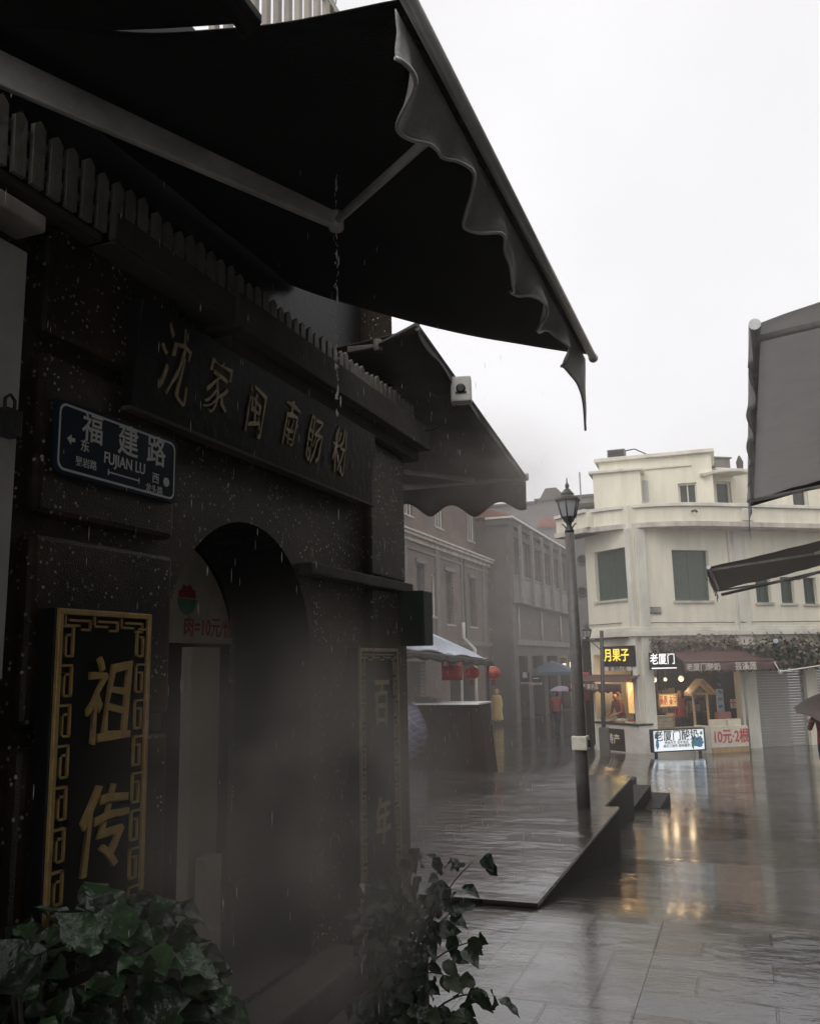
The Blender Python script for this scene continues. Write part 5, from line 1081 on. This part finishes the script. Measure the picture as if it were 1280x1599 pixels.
for x0, x1, y0, y1, s1, s2, lab in [(813, 827, 1050, 1066, '茶', '闽南茶铺', 'black hanging shop sign with a big white character on the arcade house'), (830, 845, 1055, 1067, '—', '沙茶面馆', 'smaller black hanging sign with thin white strip on the arcade house')]:
    a, t_ = HF.pix(x0, y0); b, d_ = HF.pix(x1, y1)
    t = sign_board('hanging_sign', lab, HF, [a, b, d_, t_], 0, 'black', [(s1, .34, .45, .66, 'signw', .02, .9)], .04)
    MB().box(a-.02, b+.02, d_-.07, d_+.03, -.04, .008, HF).build('name_strip', 'paper', t); text(s2, .12, 'lettering', 'ink', t, HF.mat((a+b)/2, d_-.02, .010), .001, .005, 0, .9)
    MB().tube([HF.p((a+b)/2, t_, -.02), HF.p((a+b)/2, t_+.4, -.02)], .012, 5).build('hanger', 'iron', t)
HF2 = Fr((0, 48, 0), (1, 0, 0)); a, t_ = HF2.pix(813, 1070); b, d_ = HF2.pix(824, 1088); t = sign_board('hanging_sign', 'tan hanging notice below the black signs in the side street', HF2, [a, b, d_, t_], 0, 'wood', [('茶', .4, .5, .5, 'ink', .02, .9)], .04); MB().tube([HF2.p((a+b)/2, t_, -.02), HF2.p((a+b)/2, t_+.5, -.02)], .012, 5).build('hanger', 'iron', t)
LQ = Fr((0, 54, 0), (1, 0, 0)); 
a, t_ = LQ.pix(874, 1024); b, d_ = LQ.pix(888, 1046)
t = sign_board('shop_sign', 'orange-brown shop sign with bright tubes over the blue market canopy', LQ, [a, b, d_+.1, t_], .3, 'wood', [('面', .5, .5, .5, 'ink', .02, .9)])
for x0, x1, y0, y1 in ((880, 885, 1036, 1039), (890.5, 893.5, 1034, 1042)):
    a, t_ = LQ.pix(x0, y0); b, d_ = LQ.pix(x1, y1); MB().box(a, b, d_, t_, .31, .36, LQ).build('light_tube', 'bulb' if x0 > 885 else 'litink', t)
# red banners beside the cream building
RQ = Fr((0, 27.3, 0), (1, 0, 0)); a, t_ = RQ.pix(909, 1050); b, d_ = RQ.pix(921, 1094)
t = thing('street_banner', 'tall red street banner behind the lamp post by the cream building', 'banner', tuple(RQ.p(a, d_))); MB().slabgrid(lambda s, q_: RQ.p(a+(b-a)*s, d_+(t_-d_)*q_, .02*math.sin(s*8+q_*4)), 8, 14, .006).build('cloth', 'red', t); text('肉', .26, 'lettering', 'paper', t, RQ.mat((a+b)/2, (t_+d_)/2+.1, .035), .002, .02); MB().tube([RQ.p(b+.03, -1.4, 0), RQ.p(b+.03, t_+.1, 0)], .022, 6).build('pole', 'iron', t)

# ---------------------------------------------------------------- lamp posts
def lantern_head(m_f, c, s, par, closed=True):
    """six-sided street lantern, c = bottom centre, s = width over the eaves"""
    h = s*1.22; a = math.pi/6
    MB().lathe(c, [(s*.20, 0), (s*.24, .03), (s*.30, .06)], 6, False, a).build('lantern_base', 'iron', par)
    gl = MB().lathe(c+Vector((0, 0, .06)), [(s*.27, 0), (s*.44, h*.52)], 6, False, a).build('lantern_glass', m_f, par)
    m = MB()
    for i in range(6): t = a+i*math.pi/3; d = Vector((math.cos(t), math.sin(t), 0)); m.tube([c+Vector((0, 0, .05))+d*s*.285, c+Vector((0, 0, .065+h*.52))+d*s*.455], .010, 5)
    m.build('lantern_frame', 'iron', par)
    z = .06+h*.52; MB().lathe(c+Vector((0, 0, z)), [(s*.50, 0), (s*.56, .015), (s*.53, .04), (s*.30, h*.20), (s*.26, h*.24), (s*.30, h*.27), (s*.16, h*.38), (s*.13, h*.42), (s*.05, h*.46)], 6, False, a).build('lantern_roof', 'iron', par)
    MB().lathe(c+Vector((0, 0, z+h*.45)), [(s*.05, 0), (s*.09, .025), (s*.08, .045), (s*.03, .07), (.006, .13)], 10).build('finial', 'iron', par)
lb0 = at(912, 1256, Z=0); lb0 = at(911, 1254, Y=10.12)
lb0.z = 0; zt_ = at(887, 752, Y=10.12).z
lpz = at(888, 815, Y=10.12).z; s = 40*10.3/F
lpo = thing('street_lamp', 'tall dark street lamp post with white lantern and cream box, rising from the wet terrace', 'street lamp', tuple(lb0))
tx = (at(888, 815, Y=10.12).x-lb0.x)
def lpt(z): return Vector((lb0.x + tx*z/lpz, lb0.y, z))
zk = at(890, 832, Y=10.12).z
MB().tube([lpt(-.05), lpt(.35), lpt(.9), lpt(zk)], [.076, .074, .070, .056], 14).build('post', 'post', lpo)
MB().tube([lpt(zk), lpt(zk+.03), lpt(zk+.06), lpt(lpz-.03), lpt(lpz+.02)], [.055, .055, .035, .030, .05], 12).build('neck', 'iron', lpo)
m = MB()
for sgn in (-1, 1): m.tube([lpt(zk+.05)+Vector((sgn*.03, 0, 0)), lpt(zk+.1)+Vector((sgn*.07, 0, 0)), lpt(lpz-.02)+Vector((sgn*.085, 0, 0))], .008, 5)
m.build('scroll_bracket', 'iron', lpo)
lantern_head('frost', lpt(lpz), s*.95, lpo)
c0, c1 = at(907, 1172, Y=10.05).z, at(906, 1150, Y=10.05).z; c = lpt((c0+c1)/2)
MB().xyz(c.x-.085, c.x+.085, c.y-.09, c.y+.09, c0, c1).build('junction_box', 'menu', lpo, bevel=.01); MB().xyz(c.x+.086, c.x+.12, c.y-.03, c.y+.03, c0+.03, c1-.04).build('box_latch', 'iron', lpo)
# bracket lamp by the cream building
bl = gy(945, 1178); bl = at(945, 1180, Y=24.2); bl.z = gz(bl.x, bl.y); ll = thing('bracket_lamp', 'slim dark post with side arm carrying a small lantern by the snack shop', 'street lamp', tuple(bl))
tp = at(939, 985, Y=24.2); MB().tube([bl-Vector((0, 0, .1)), bl+Vector((0, 0, .9)), Vector((tp.x, tp.y, tp.z))], [.07, .06, .05], 10).build('post', 'iron', ll)
MB().xyz(bl.x-.13, bl.x+.13, bl.y-.1, bl.y+.1, gz(bl.x, bl.y)-.05, .12-.3).build('plinth', 'stoned', ll, bevel=.02)
ar1 = at(919, 1001, Y=24.2); ar0 = at(940, 1001, Y=24.2); MB().tube([ar0, ar1], .022, 6).build('arm', 'iron', ll); MB().tube([ar0+Vector((0, 0, -.3)), ar0.lerp(ar1, .5)+Vector((0, 0, -.12)), ar0.lerp(ar1, .85)], .014, 6).build('arm_brace', 'iron', ll)
lc = at(917, 998, Y=24.2); lantern_head('frost', lc, .26, ll)
r = at(945, 1140, Y=24.05)

# ---------------------------------------------------------------- people
def body(name, label, base, J, bones, rad, zmats, hz=None):
    """One skinned surface grown over a skeleton; materials by height zones."""
    names = list(J); idx = {k: i for i, k in enumerate(names)}
    me = bpy.data.meshes.new('p'); me.from_pydata([J[k] for k in names], [(idx[a], idx[b]) for a, b in bones], [])
    o = bpy.data.objects.new('p', me); COL.objects.link(o); o.modifiers.new('skin', 'SKIN')
    for k, i in idx.items():
        r = rad[k]; me.skin_vertices[0].data[i].radius = r if isinstance(r, tuple) else (r, r)
    me.skin_vertices[0].data[idx['pelvis']].use_root = True
    sb = o.modifiers.new('sub', 'SUBSURF'); sb.levels = 2; sb.render_levels = 2
    m2 = bpy.data.meshes.new_from_object(o.evaluated_get(bpy.context.evaluated_depsgraph_get())); bpy.data.objects.remove(o)
    m2.materials.clear(); mats = list(dict.fromkeys(m for _, m in zmats))
    for m_ in mats: m2.materials.append(K[m_])
    for p in m2.polygons:
        p.use_smooth = True; c = p.center
        p.material_index = mats.index(next(m for f, m in zmats if f(c)))
    b = bpy.data.objects.new('body', m2); COL.objects.link(b)
    t = thing('person', label, 'person', tuple(base)); b.location = Vector(base); attach(b, t); return t
def standing(sw=0, armL=None, armR=None, lean=0):
    J = dict(pelvis=(0, 0, .95), waist=(0, -.01+lean*.3, 1.10), chest=(0, lean*.8, 1.30), neck=(0, lean, 1.47), jaw=(0, lean-.015, 1.54), head=(0, lean-.01, 1.62), crown=(0, lean, 1.71),
             hipL=(.09, 0, .90), kneeL=(.10, -.02-sw, .50), ankL=(.10, .02-sw*.6, .09), toeL=(.11, -.14-sw*.6, .03), hipR=(-.09, 0, .90), kneeR=(-.10, -.02+sw, .50), ankR=(-.10, .04+sw*1.3, .10), toeR=(-.11, -.11+sw*1.2, .03),
             shL=(.17, lean, 1.41), shR=(-.17, lean, 1.41))
    J['elL'], J['wrL'], J['haL'] = armL or ((.23, .03+lean, 1.13), (.24, -.05, .90), (.235, -.08, .82)); J['elR'], J['wrR'], J['haR'] = armR or ((-.23, .03+lean, 1.13), (-.24, -.05, .90), (-.235, -.08, .82))
    bones = [('pelvis', 'waist'), ('waist', 'chest'), ('chest', 'neck'), ('neck', 'jaw'), ('jaw', 'head'), ('head', 'crown')]
    for s_ in 'LR': bones += [('pelvis', 'hip'+s_), ('hip'+s_, 'knee'+s_), ('knee'+s_, 'ank'+s_), ('ank'+s_, 'toe'+s_), ('chest', 'sh'+s_), ('sh'+s_, 'el'+s_), ('el'+s_, 'wr'+s_), ('wr'+s_, 'ha'+s_)]
    rad = dict(pelvis=(.15, .11), waist=(.14, .10), chest=(.17, .115), neck=.055, jaw=.07, head=(.078, .095), crown=.055)
    for s_ in 'LR': rad.update({'hip'+s_: .092, 'knee'+s_: .06, 'ank'+s_: .042, 'toe'+s_: .035, 'sh'+s_: .062, 'el'+s_: .045, 'wr'+s_: .032, 'ha'+s_: .036})
    return J, bones, rad
def dress(J, rot, base):
    R = Matrix.Rotation(rot, 3, 'Z'); return {k: tuple(R @ Vector(v)) for k, v in J.items()}
def hair(t, base, rot, lean=0):
    R = Matrix.Rotation(rot, 3, 'Z'); m = MB(); c = Vector(base) + R @ Vector((0, lean+.015, 1.645)); vs = []; fs = []
    for i in range(9):
        for j in range(16):
            th = i/8*1.75; ph = j/16*6.283; fr_ = 1 if math.sin(ph) > -.35 else max(.45, 1-.9*max(0, th-.85))
            th2 = th*fr_; vs.append(c + R @ Vector((.092*math.sin(th2)*math.cos(ph), .108*math.sin(th2)*math.sin(ph), .105*math.cos(th2))))
    for i in range(8):
        for j in range(16): fs.append((i*16+j, (i+1)*16+j, (i+1)*16+(j+1) % 16, i*16+(j+1) % 16))
    m.add(vs, fs, True); m.build('hair', 'hair', t)
def fingers(t, base, rot, hand, dirv=(0, 0, -1), mat='skin'):
    R = Matrix.Rotation(rot, 3, 'Z'); h = Vector(base)+R @ Vector(hand); d = (R @ Vector(dirv)).normalized(); s = d.cross(R @ Vector((0, 1, .2))).normalized(); nn = s.cross(d)
    m = MB()
    for k, l_ in enumerate((.055, .065, .07, .06)):
        a = h + s*(k-1.5)*.017 + d*.02; m.tube([a, a+d*l_*.5+nn*.008, a+d*l_*.85+nn*.03], [.0085, .008, .006], 6)
    a = h + s*.035; m.tube([a, a+s*.02+d*.03, a+s*.022+d*.055+nn*.01], [.009, .009, .007], 6); m.build('finger', mat, t)
# person with mauve umbrella walking away
b = at(872, 1151, Z=-1.36)
for _ in range(4): b = at(872, 1151, Z=gz(b.x, b.y))
J, bo, ra_ = standing(.13, armR=((-.22, -.10, 1.18), (-.10, -.26, 1.26), (-.08, -.28, 1.33))); rot = R_(165)
J = dress(J, rot, b); t = body('person', 'person in a maroon jacket and dark trousers walking under the mauve umbrella', b, J, bo, ra_, [(lambda c: c.z > 1.50 , 'hair'), (lambda c: c.z < .92, 'denim'), (lambda c: True, 'jacket')])
hair(t, b, rot); ha = Vector(b)+Vector(J['haR']); tp = at(872, 1079, Y=ha.y); umbrella('open_umbrella', 'open mauve umbrella carried by the person in the maroon jacket', Vector((ha.x, ha.y, max(tp.z, b.z+1.86))), (.03, 0, 1), .47, 'purple', .42, .55)
# person in yellow raincoat by the stall
b = at(777, 1135, Z=-1.25); 
for _ in range(5): b = at(777, 1135, Z=gz(b.x, b.y) if b.x > -6.2 else -1.2)
b = at(777, 1135, Y=40.5); gzv = gz(b.x, b.y); b.z = max(b.z, gzv)
hsc = (at(777, 1077, Y=b.y).z - b.z)/1.72
J, bo, ra_ = standing(.05); rot = R_(10); J = dress(J, rot, b); J = {k: tuple(Vector(v)*hsc) for k, v in J.items()}
t = body('person', 'person in a hooded yellow raincoat standing by the far end of the stall canopy', b, J, bo, {k: (tuple(x*hsc for x in v) if isinstance(v, tuple) else v*hsc) for k, v in ra_.items()}, [(lambda c: c.z > 1.5*hsc, 'skin'), (lambda c: c.z < .2, 'denim'), (lambda c: True, 'yellow')])
m = MB(); vs = []; fs = []
prof = [(1.47, .09, .085), (1.42, .19, .12), (1.28, .225, .155), (1.0, .235, .17), (.6, .26, .20), (.30, .285, .225)]
for i, (z, rx, ry) in enumerate(prof):
    for j in range(24): a = j/24*6.283; w_ = 1+.06*math.sin(5*a+i)*(i/5); vs.append(Vector(b)+Vector((rx*w_*math.cos(a), ry*w_*math.sin(a), z))*hsc)
for i in range(5):
    for j in range(24): fs.append((i*24+j, (i+1)*24+j, (i+1)*24+(j+1) % 24, i*24+(j+1) % 24))
m.add(vs, fs, True); rcb = m.build('raincoat', 'yellow', t)
m = MB(); vs = []; fs = []; c = Vector(b)+Vector((0, .02, 1.62))*hsc
for i in range(8):
    for j in range(16): th = .05+i/7*2.0; ph = j/16*6.283; f_ = 1 if math.sin(ph) > -.55 else .42; vs.append(c+Vector((.125*math.sin(th*f_)*math.cos(ph), .135*math.sin(th*f_)*math.sin(ph), .135*math.cos(th*f_)))*hsc)
for i in range(7):
    for j in range(16): fs.append((i*16+j, (i+1)*16+j, (i+1)*16+(j+1) % 16, i*16+(j+1) % 16))
m.add(vs, fs, True).build('hood', 'yellow', rcb)
# shop worker bending over the snack counter
fu = LF.pix(968, 1110, -.55)[0]; b = LF.p(fu, CZ-.02, -.62); rot = math.atan2(LF.n.y, LF.n.x)+math.pi/2
J, bo, ra_ = standing(0, ((.22, -.20, 1.10), (.14, -.46, 1.02), (.10, -.53, 1.0)), ((-.22, -.20, 1.10), (-.12, -.46, 1.02), (-.08, -.53, 1.0)), -.16)
J = {k: (v[0], v[1]-.08*max(0, v[2]-1.4)*4 if k in ('jaw', 'head', 'crown', 'neck') else v[1], v[2]-(.06 if k in ('head', 'crown', 'jaw') else 0)) for k, v in J.items()}
Jr = dress(J, rot, b); t = body('person', 'shop worker in rose shirt bending over the corner snack counter', b, Jr, bo, ra_, [(lambda c: c.z > 1.47, 'skin'), (lambda c: c.z < .92, 'denim'), (lambda c: c.xy.length > .40, 'skin'), (lambda c: True, 'shirt')])
hl = J['head']; hair(t, Vector(b)+Vector((0, 0, -.06))+Matrix.Rotation(rot, 3, 'Z') @ Vector((0, hl[1], 0)), rot); fingers(t, b, rot, J['haL'], (0, -1, -.3)); fingers(t, b, rot, J['haR'], (0, -1, -.3))
b = RF.p(RF.pix(1063, 1115, -.9)[0], CZ-.02, -.95); rot = math.atan2(RF.n.y, RF.n.x)+math.pi/2+.3; J, bo, ra_ = standing(0); Jr = dress(J, rot, b)
t = body('person', 'shop assistant in red top standing behind the goods rack of the yogurt shop', b, Jr, bo, ra_, [(lambda c: c.z > 1.49, 'skin'), (lambda c: c.z < .92, 'denim'), (lambda c: True, 'red')]); hair(t, b, rot)
# passer-by with dark umbrella, half out of the frame on the right
b = gy(1300, 1248); rot = R_(-20); J, bo, ra_ = standing(.1, armR=((-.24, -.10, 1.18), (-.16, -.28, 1.22), (-.15, -.30, 1.29))); Jr = dress(J, rot, b)
t = body('person', 'passer-by in dark clothes at the edge of the square under the dark grey umbrella', b, Jr, bo, ra_, [(lambda c: c.z > 1.5, 'skin'), (lambda c: c.z < .92, 'denim'), (lambda c: True, 'jacket')]); hair(t, b, rot)
ha = Vector(b)+Vector(Jr['haR']); fingers(t, b, rot, J['haR'], (.2, 0, 1)); tp = at(1296, 1085, Y=b.y); umbrella('open_umbrella', 'open dark grey umbrella held by the passer-by at the edge of the square', Vector((tp.x+.08, b.y-.1, tp.z+.02)), (.30, -.1, 1), .62, 'awnr2', .75, .8)

# ---------------------------------------------------------------- right-hand house with its two awnings
RX = 2.9; RW = Fr((RX, 0, 0), (0, -1, 0))     # its front looks towards -X
hr = thing('shop_row', 'dark rendered shop row out of which two canopies reach over the wet square', 'building', (RX, 8, -1))
bays = [(-y-1.6, -y, -1.2, 2.35) for y in (-4.2, -1.4, 1.4, 4.2, 7, 9.8, 12.6, 15.4, 18.2)]; upb = [(-y-1.3, -y-.3, 4.2, 5.6) for y in (-4.2, -1.4, 1.4, 4.2, 7, 9.8, 12.6, 15.4, 18.2)]
MB().holes(-22.5, 9, -1.6, 6.8, bays+upb, .25, RW).box(-22.5, 9, 6.8, 7, -6, .2, RW).build('wall', 'stoned', hr)
for h in upb: window(list(h), RW, hr, .2, 'pglass', 2, True)
for h in bays: MB().box(h[0], h[1], h[2], h[3], -.3, -.24, RW).build('roller_shutter', 'shade', hr)
def side_awning(name, label, X0, Yn, Yf, z0, z1, X1, mat, vd, bot):
    t = thing(name, label, 'awning', (X1, (Yn+Yf)/2, z1))
    MB().slabgrid(lambda s, q: (X0+(X1-X0)*q, Yn+(Yf-Yn)*s, z0+(z1-z0)*q-.10*math.sin(3.14*q)*(1-.4*abs(2*s-1))+.05*noise.noise(Vector((s*4, q*3, 1)))+.02*noise.noise(Vector((s*14, q*9, 4)))), 30, 16, .005).build('fabric', mat, t)
    MB().tube([(X0, Yn-.03, z0), (X0, Yf+.03, z0)], .035, 12).build('front_bar', 'alu', t)
    MB().slabgrid(lambda s, q: (X0-.03-.02*math.sin(s*33)*q-.012*math.sin(s*80)*q, Yn+(Yf-Yn)*s, z0-.01-q*(vd+.06*math.cos(s*40)+bot*max(0, s-.94)/.06)), 120, 5, .004).build('valance', mat, t)
    for y in (Yn+.25, Yf-.15):
        e = Vector((X0+(X1-X0)*.5, y+.1, z0+(z1-z0)*.5-.22)); MB().tube([(X0+.02, y-.1, z0-.03), e], .022, 8).build('forearm', 'arm', t); MB().tube([e, (X1-.02, y-.1, z1-.15)], .028, 8).build('upper_arm', 'arm', t)
    return t
UA = 3.55; pn = at(1168, 510, Z=UA); pf = at(1176, 783, Z=UA); xx = (pn.x+pf.x)/2
t = side_awning('square_awning', 'high grey canvas awning hanging in from the edge over the square, valance edge-on', xx, pn.y, pf.y, UA, 4.35, RX-.02, 'awnr', .16, .35)
e = at(1290, 741, Y=pf.y); MB().hexa([(xx, pf.y-.02, UA-.06), (RX-.05, pf.y-.02, 4.15-.06), (RX-.05, pf.y+.02, 4.15-.06), (xx, pf.y+.02, UA-.06), (xx, pf.y-.02, UA+.02), (RX-.05, pf.y-.02, 4.15+.05), (RX-.05, pf.y+.02, 4.15+.05), (xx, pf.y+.02, UA+.02)]).build('end_arm', 'iron', t)
side_awning('square_awning', 'unseen dark canvas awning added beside the viewer to shade the near wall and wet paving', .62, -3.5, 4.3, 3.3, 4.1, RX-.02, 'awn2', .16, .05)  # unseen awning, added to block light from behind and darken the ground reflections
p1 = at(1106, 886, Y=15.5); p2 = at(1131, 925, Y=21); p3 = at(1281, 838, Y=15.5); sl_ = (p3.z-p1.z)/(p3.x-p1.x)
t = side_awning('square_awning', 'lower brown canvas awning jutting before the cream building upper windows', p1.x, 15.5, 21, p1.z, p1.z+sl_*(RX-p1.x), RX-.02, 'awnr2', .14, .16)
MB().tube([(p1.x+.05, 21.1, p1.z-.10), (RX, 21.1, p1.z+sl_*(RX-p1.x)-.22)], .035, 8).build('end_arm', 'iron', t)

# ---------------------------------------------------------------- haze and kitchen steam
hz = MB().xyz(-58, 58, -28, 105, -2.6, 12.5).build('haze', 'white'); hz.data.materials.clear()
hm = bpy.data.materials.new('haze'); hm.use_nodes = True; n = hm.node_tree.nodes; n.clear(); o = n.new('ShaderNodeOutputMaterial'); v = n.new('ShaderNodeVolumePrincipled')
v.inputs['Color'].default_value = (.95, .93, .92, 1); v.inputs['Density'].default_value = .0027; v.inputs['Anisotropy'].default_value = .1
hm.node_tree.links.new(v.outputs[0], o.inputs['Volume']); hz.data.materials.append(hm); kind(hz, 'stuff'); hz.display_type = 'WIRE'
def steam(name, c, sc, dens, seed):
    b = bmesh.new(); bmesh.ops.create_icosphere(b, subdivisions=3, radius=1); me = bpy.data.meshes.new(name); b.to_mesh(me); b.free()
    ob = bpy.data.objects.new(name, me); COL.objects.link(ob); ob.location = c; ob.scale = sc
    m = bpy.data.materials.new(name); m.use_nodes = True; n = m.node_tree.nodes; l = m.node_tree.links.new; n.clear(); o = n.new('ShaderNodeOutputMaterial'); v = n.new('ShaderNodeVolumePrincipled'); v.inputs['Color'].default_value = (.93, .87, .80, 1)
    tcn = n.new('ShaderNodeTexCoord'); ln = n.new('ShaderNodeVectorMath'); ln.operation = 'LENGTH'; l(tcn.outputs['Object'], ln.inputs[0])
    fo = n.new('ShaderNodeMapRange'); fo.interpolation_type = 'SMOOTHSTEP'; fo.inputs['From Min'].default_value = 1; fo.inputs['From Max'].default_value = .15; l(ln.outputs['Value'], fo.inputs['Value'])
    t = n.new('ShaderNodeTexNoise'); t.noise_dimensions = '4D'; t.inputs['W'].default_value = seed; t.inputs['Scale'].default_value = 1.5; t.inputs['Detail'].default_value = 3; t.inputs['Distortion'].default_value = .6; l(tcn.outputs['Object'], t.inputs['Vector'])
    r = n.new('ShaderNodeMapRange'); r.inputs['From Min'].default_value = .36; r.inputs['From Max'].default_value = .66; l(t.outputs['Fac'], r.inputs['Value'])
    a = n.new('ShaderNodeMath'); a.operation = 'MULTIPLY'; l(fo.outputs[0], a.inputs[0]); l(r.outputs[0], a.inputs[1]); d = n.new('ShaderNodeMath'); d.operation = 'MULTIPLY'; d.inputs[1].default_value = dens; l(a.outputs[0], d.inputs[0]); l(d.outputs[0], v.inputs['Density']); l(v.outputs[0], o.inputs['Volume'])
    me.materials.append(m); return kind(ob, 'stuff')
steam('steam', at(490, 1260, X=-1.40), (.52, 1.2, .85), 1.9, 1.0)
steam('steam', at(745, 745, Y=6.2), (1.1, 1.3, .6), .65, 3.7)
steam('mist', Vector((-5, 24, 1.5)), (13, 19, 7.5), .014, 5.2)
S.cycles.volume_step_rate = 1.0; S.cycles.volume_max_steps = 128
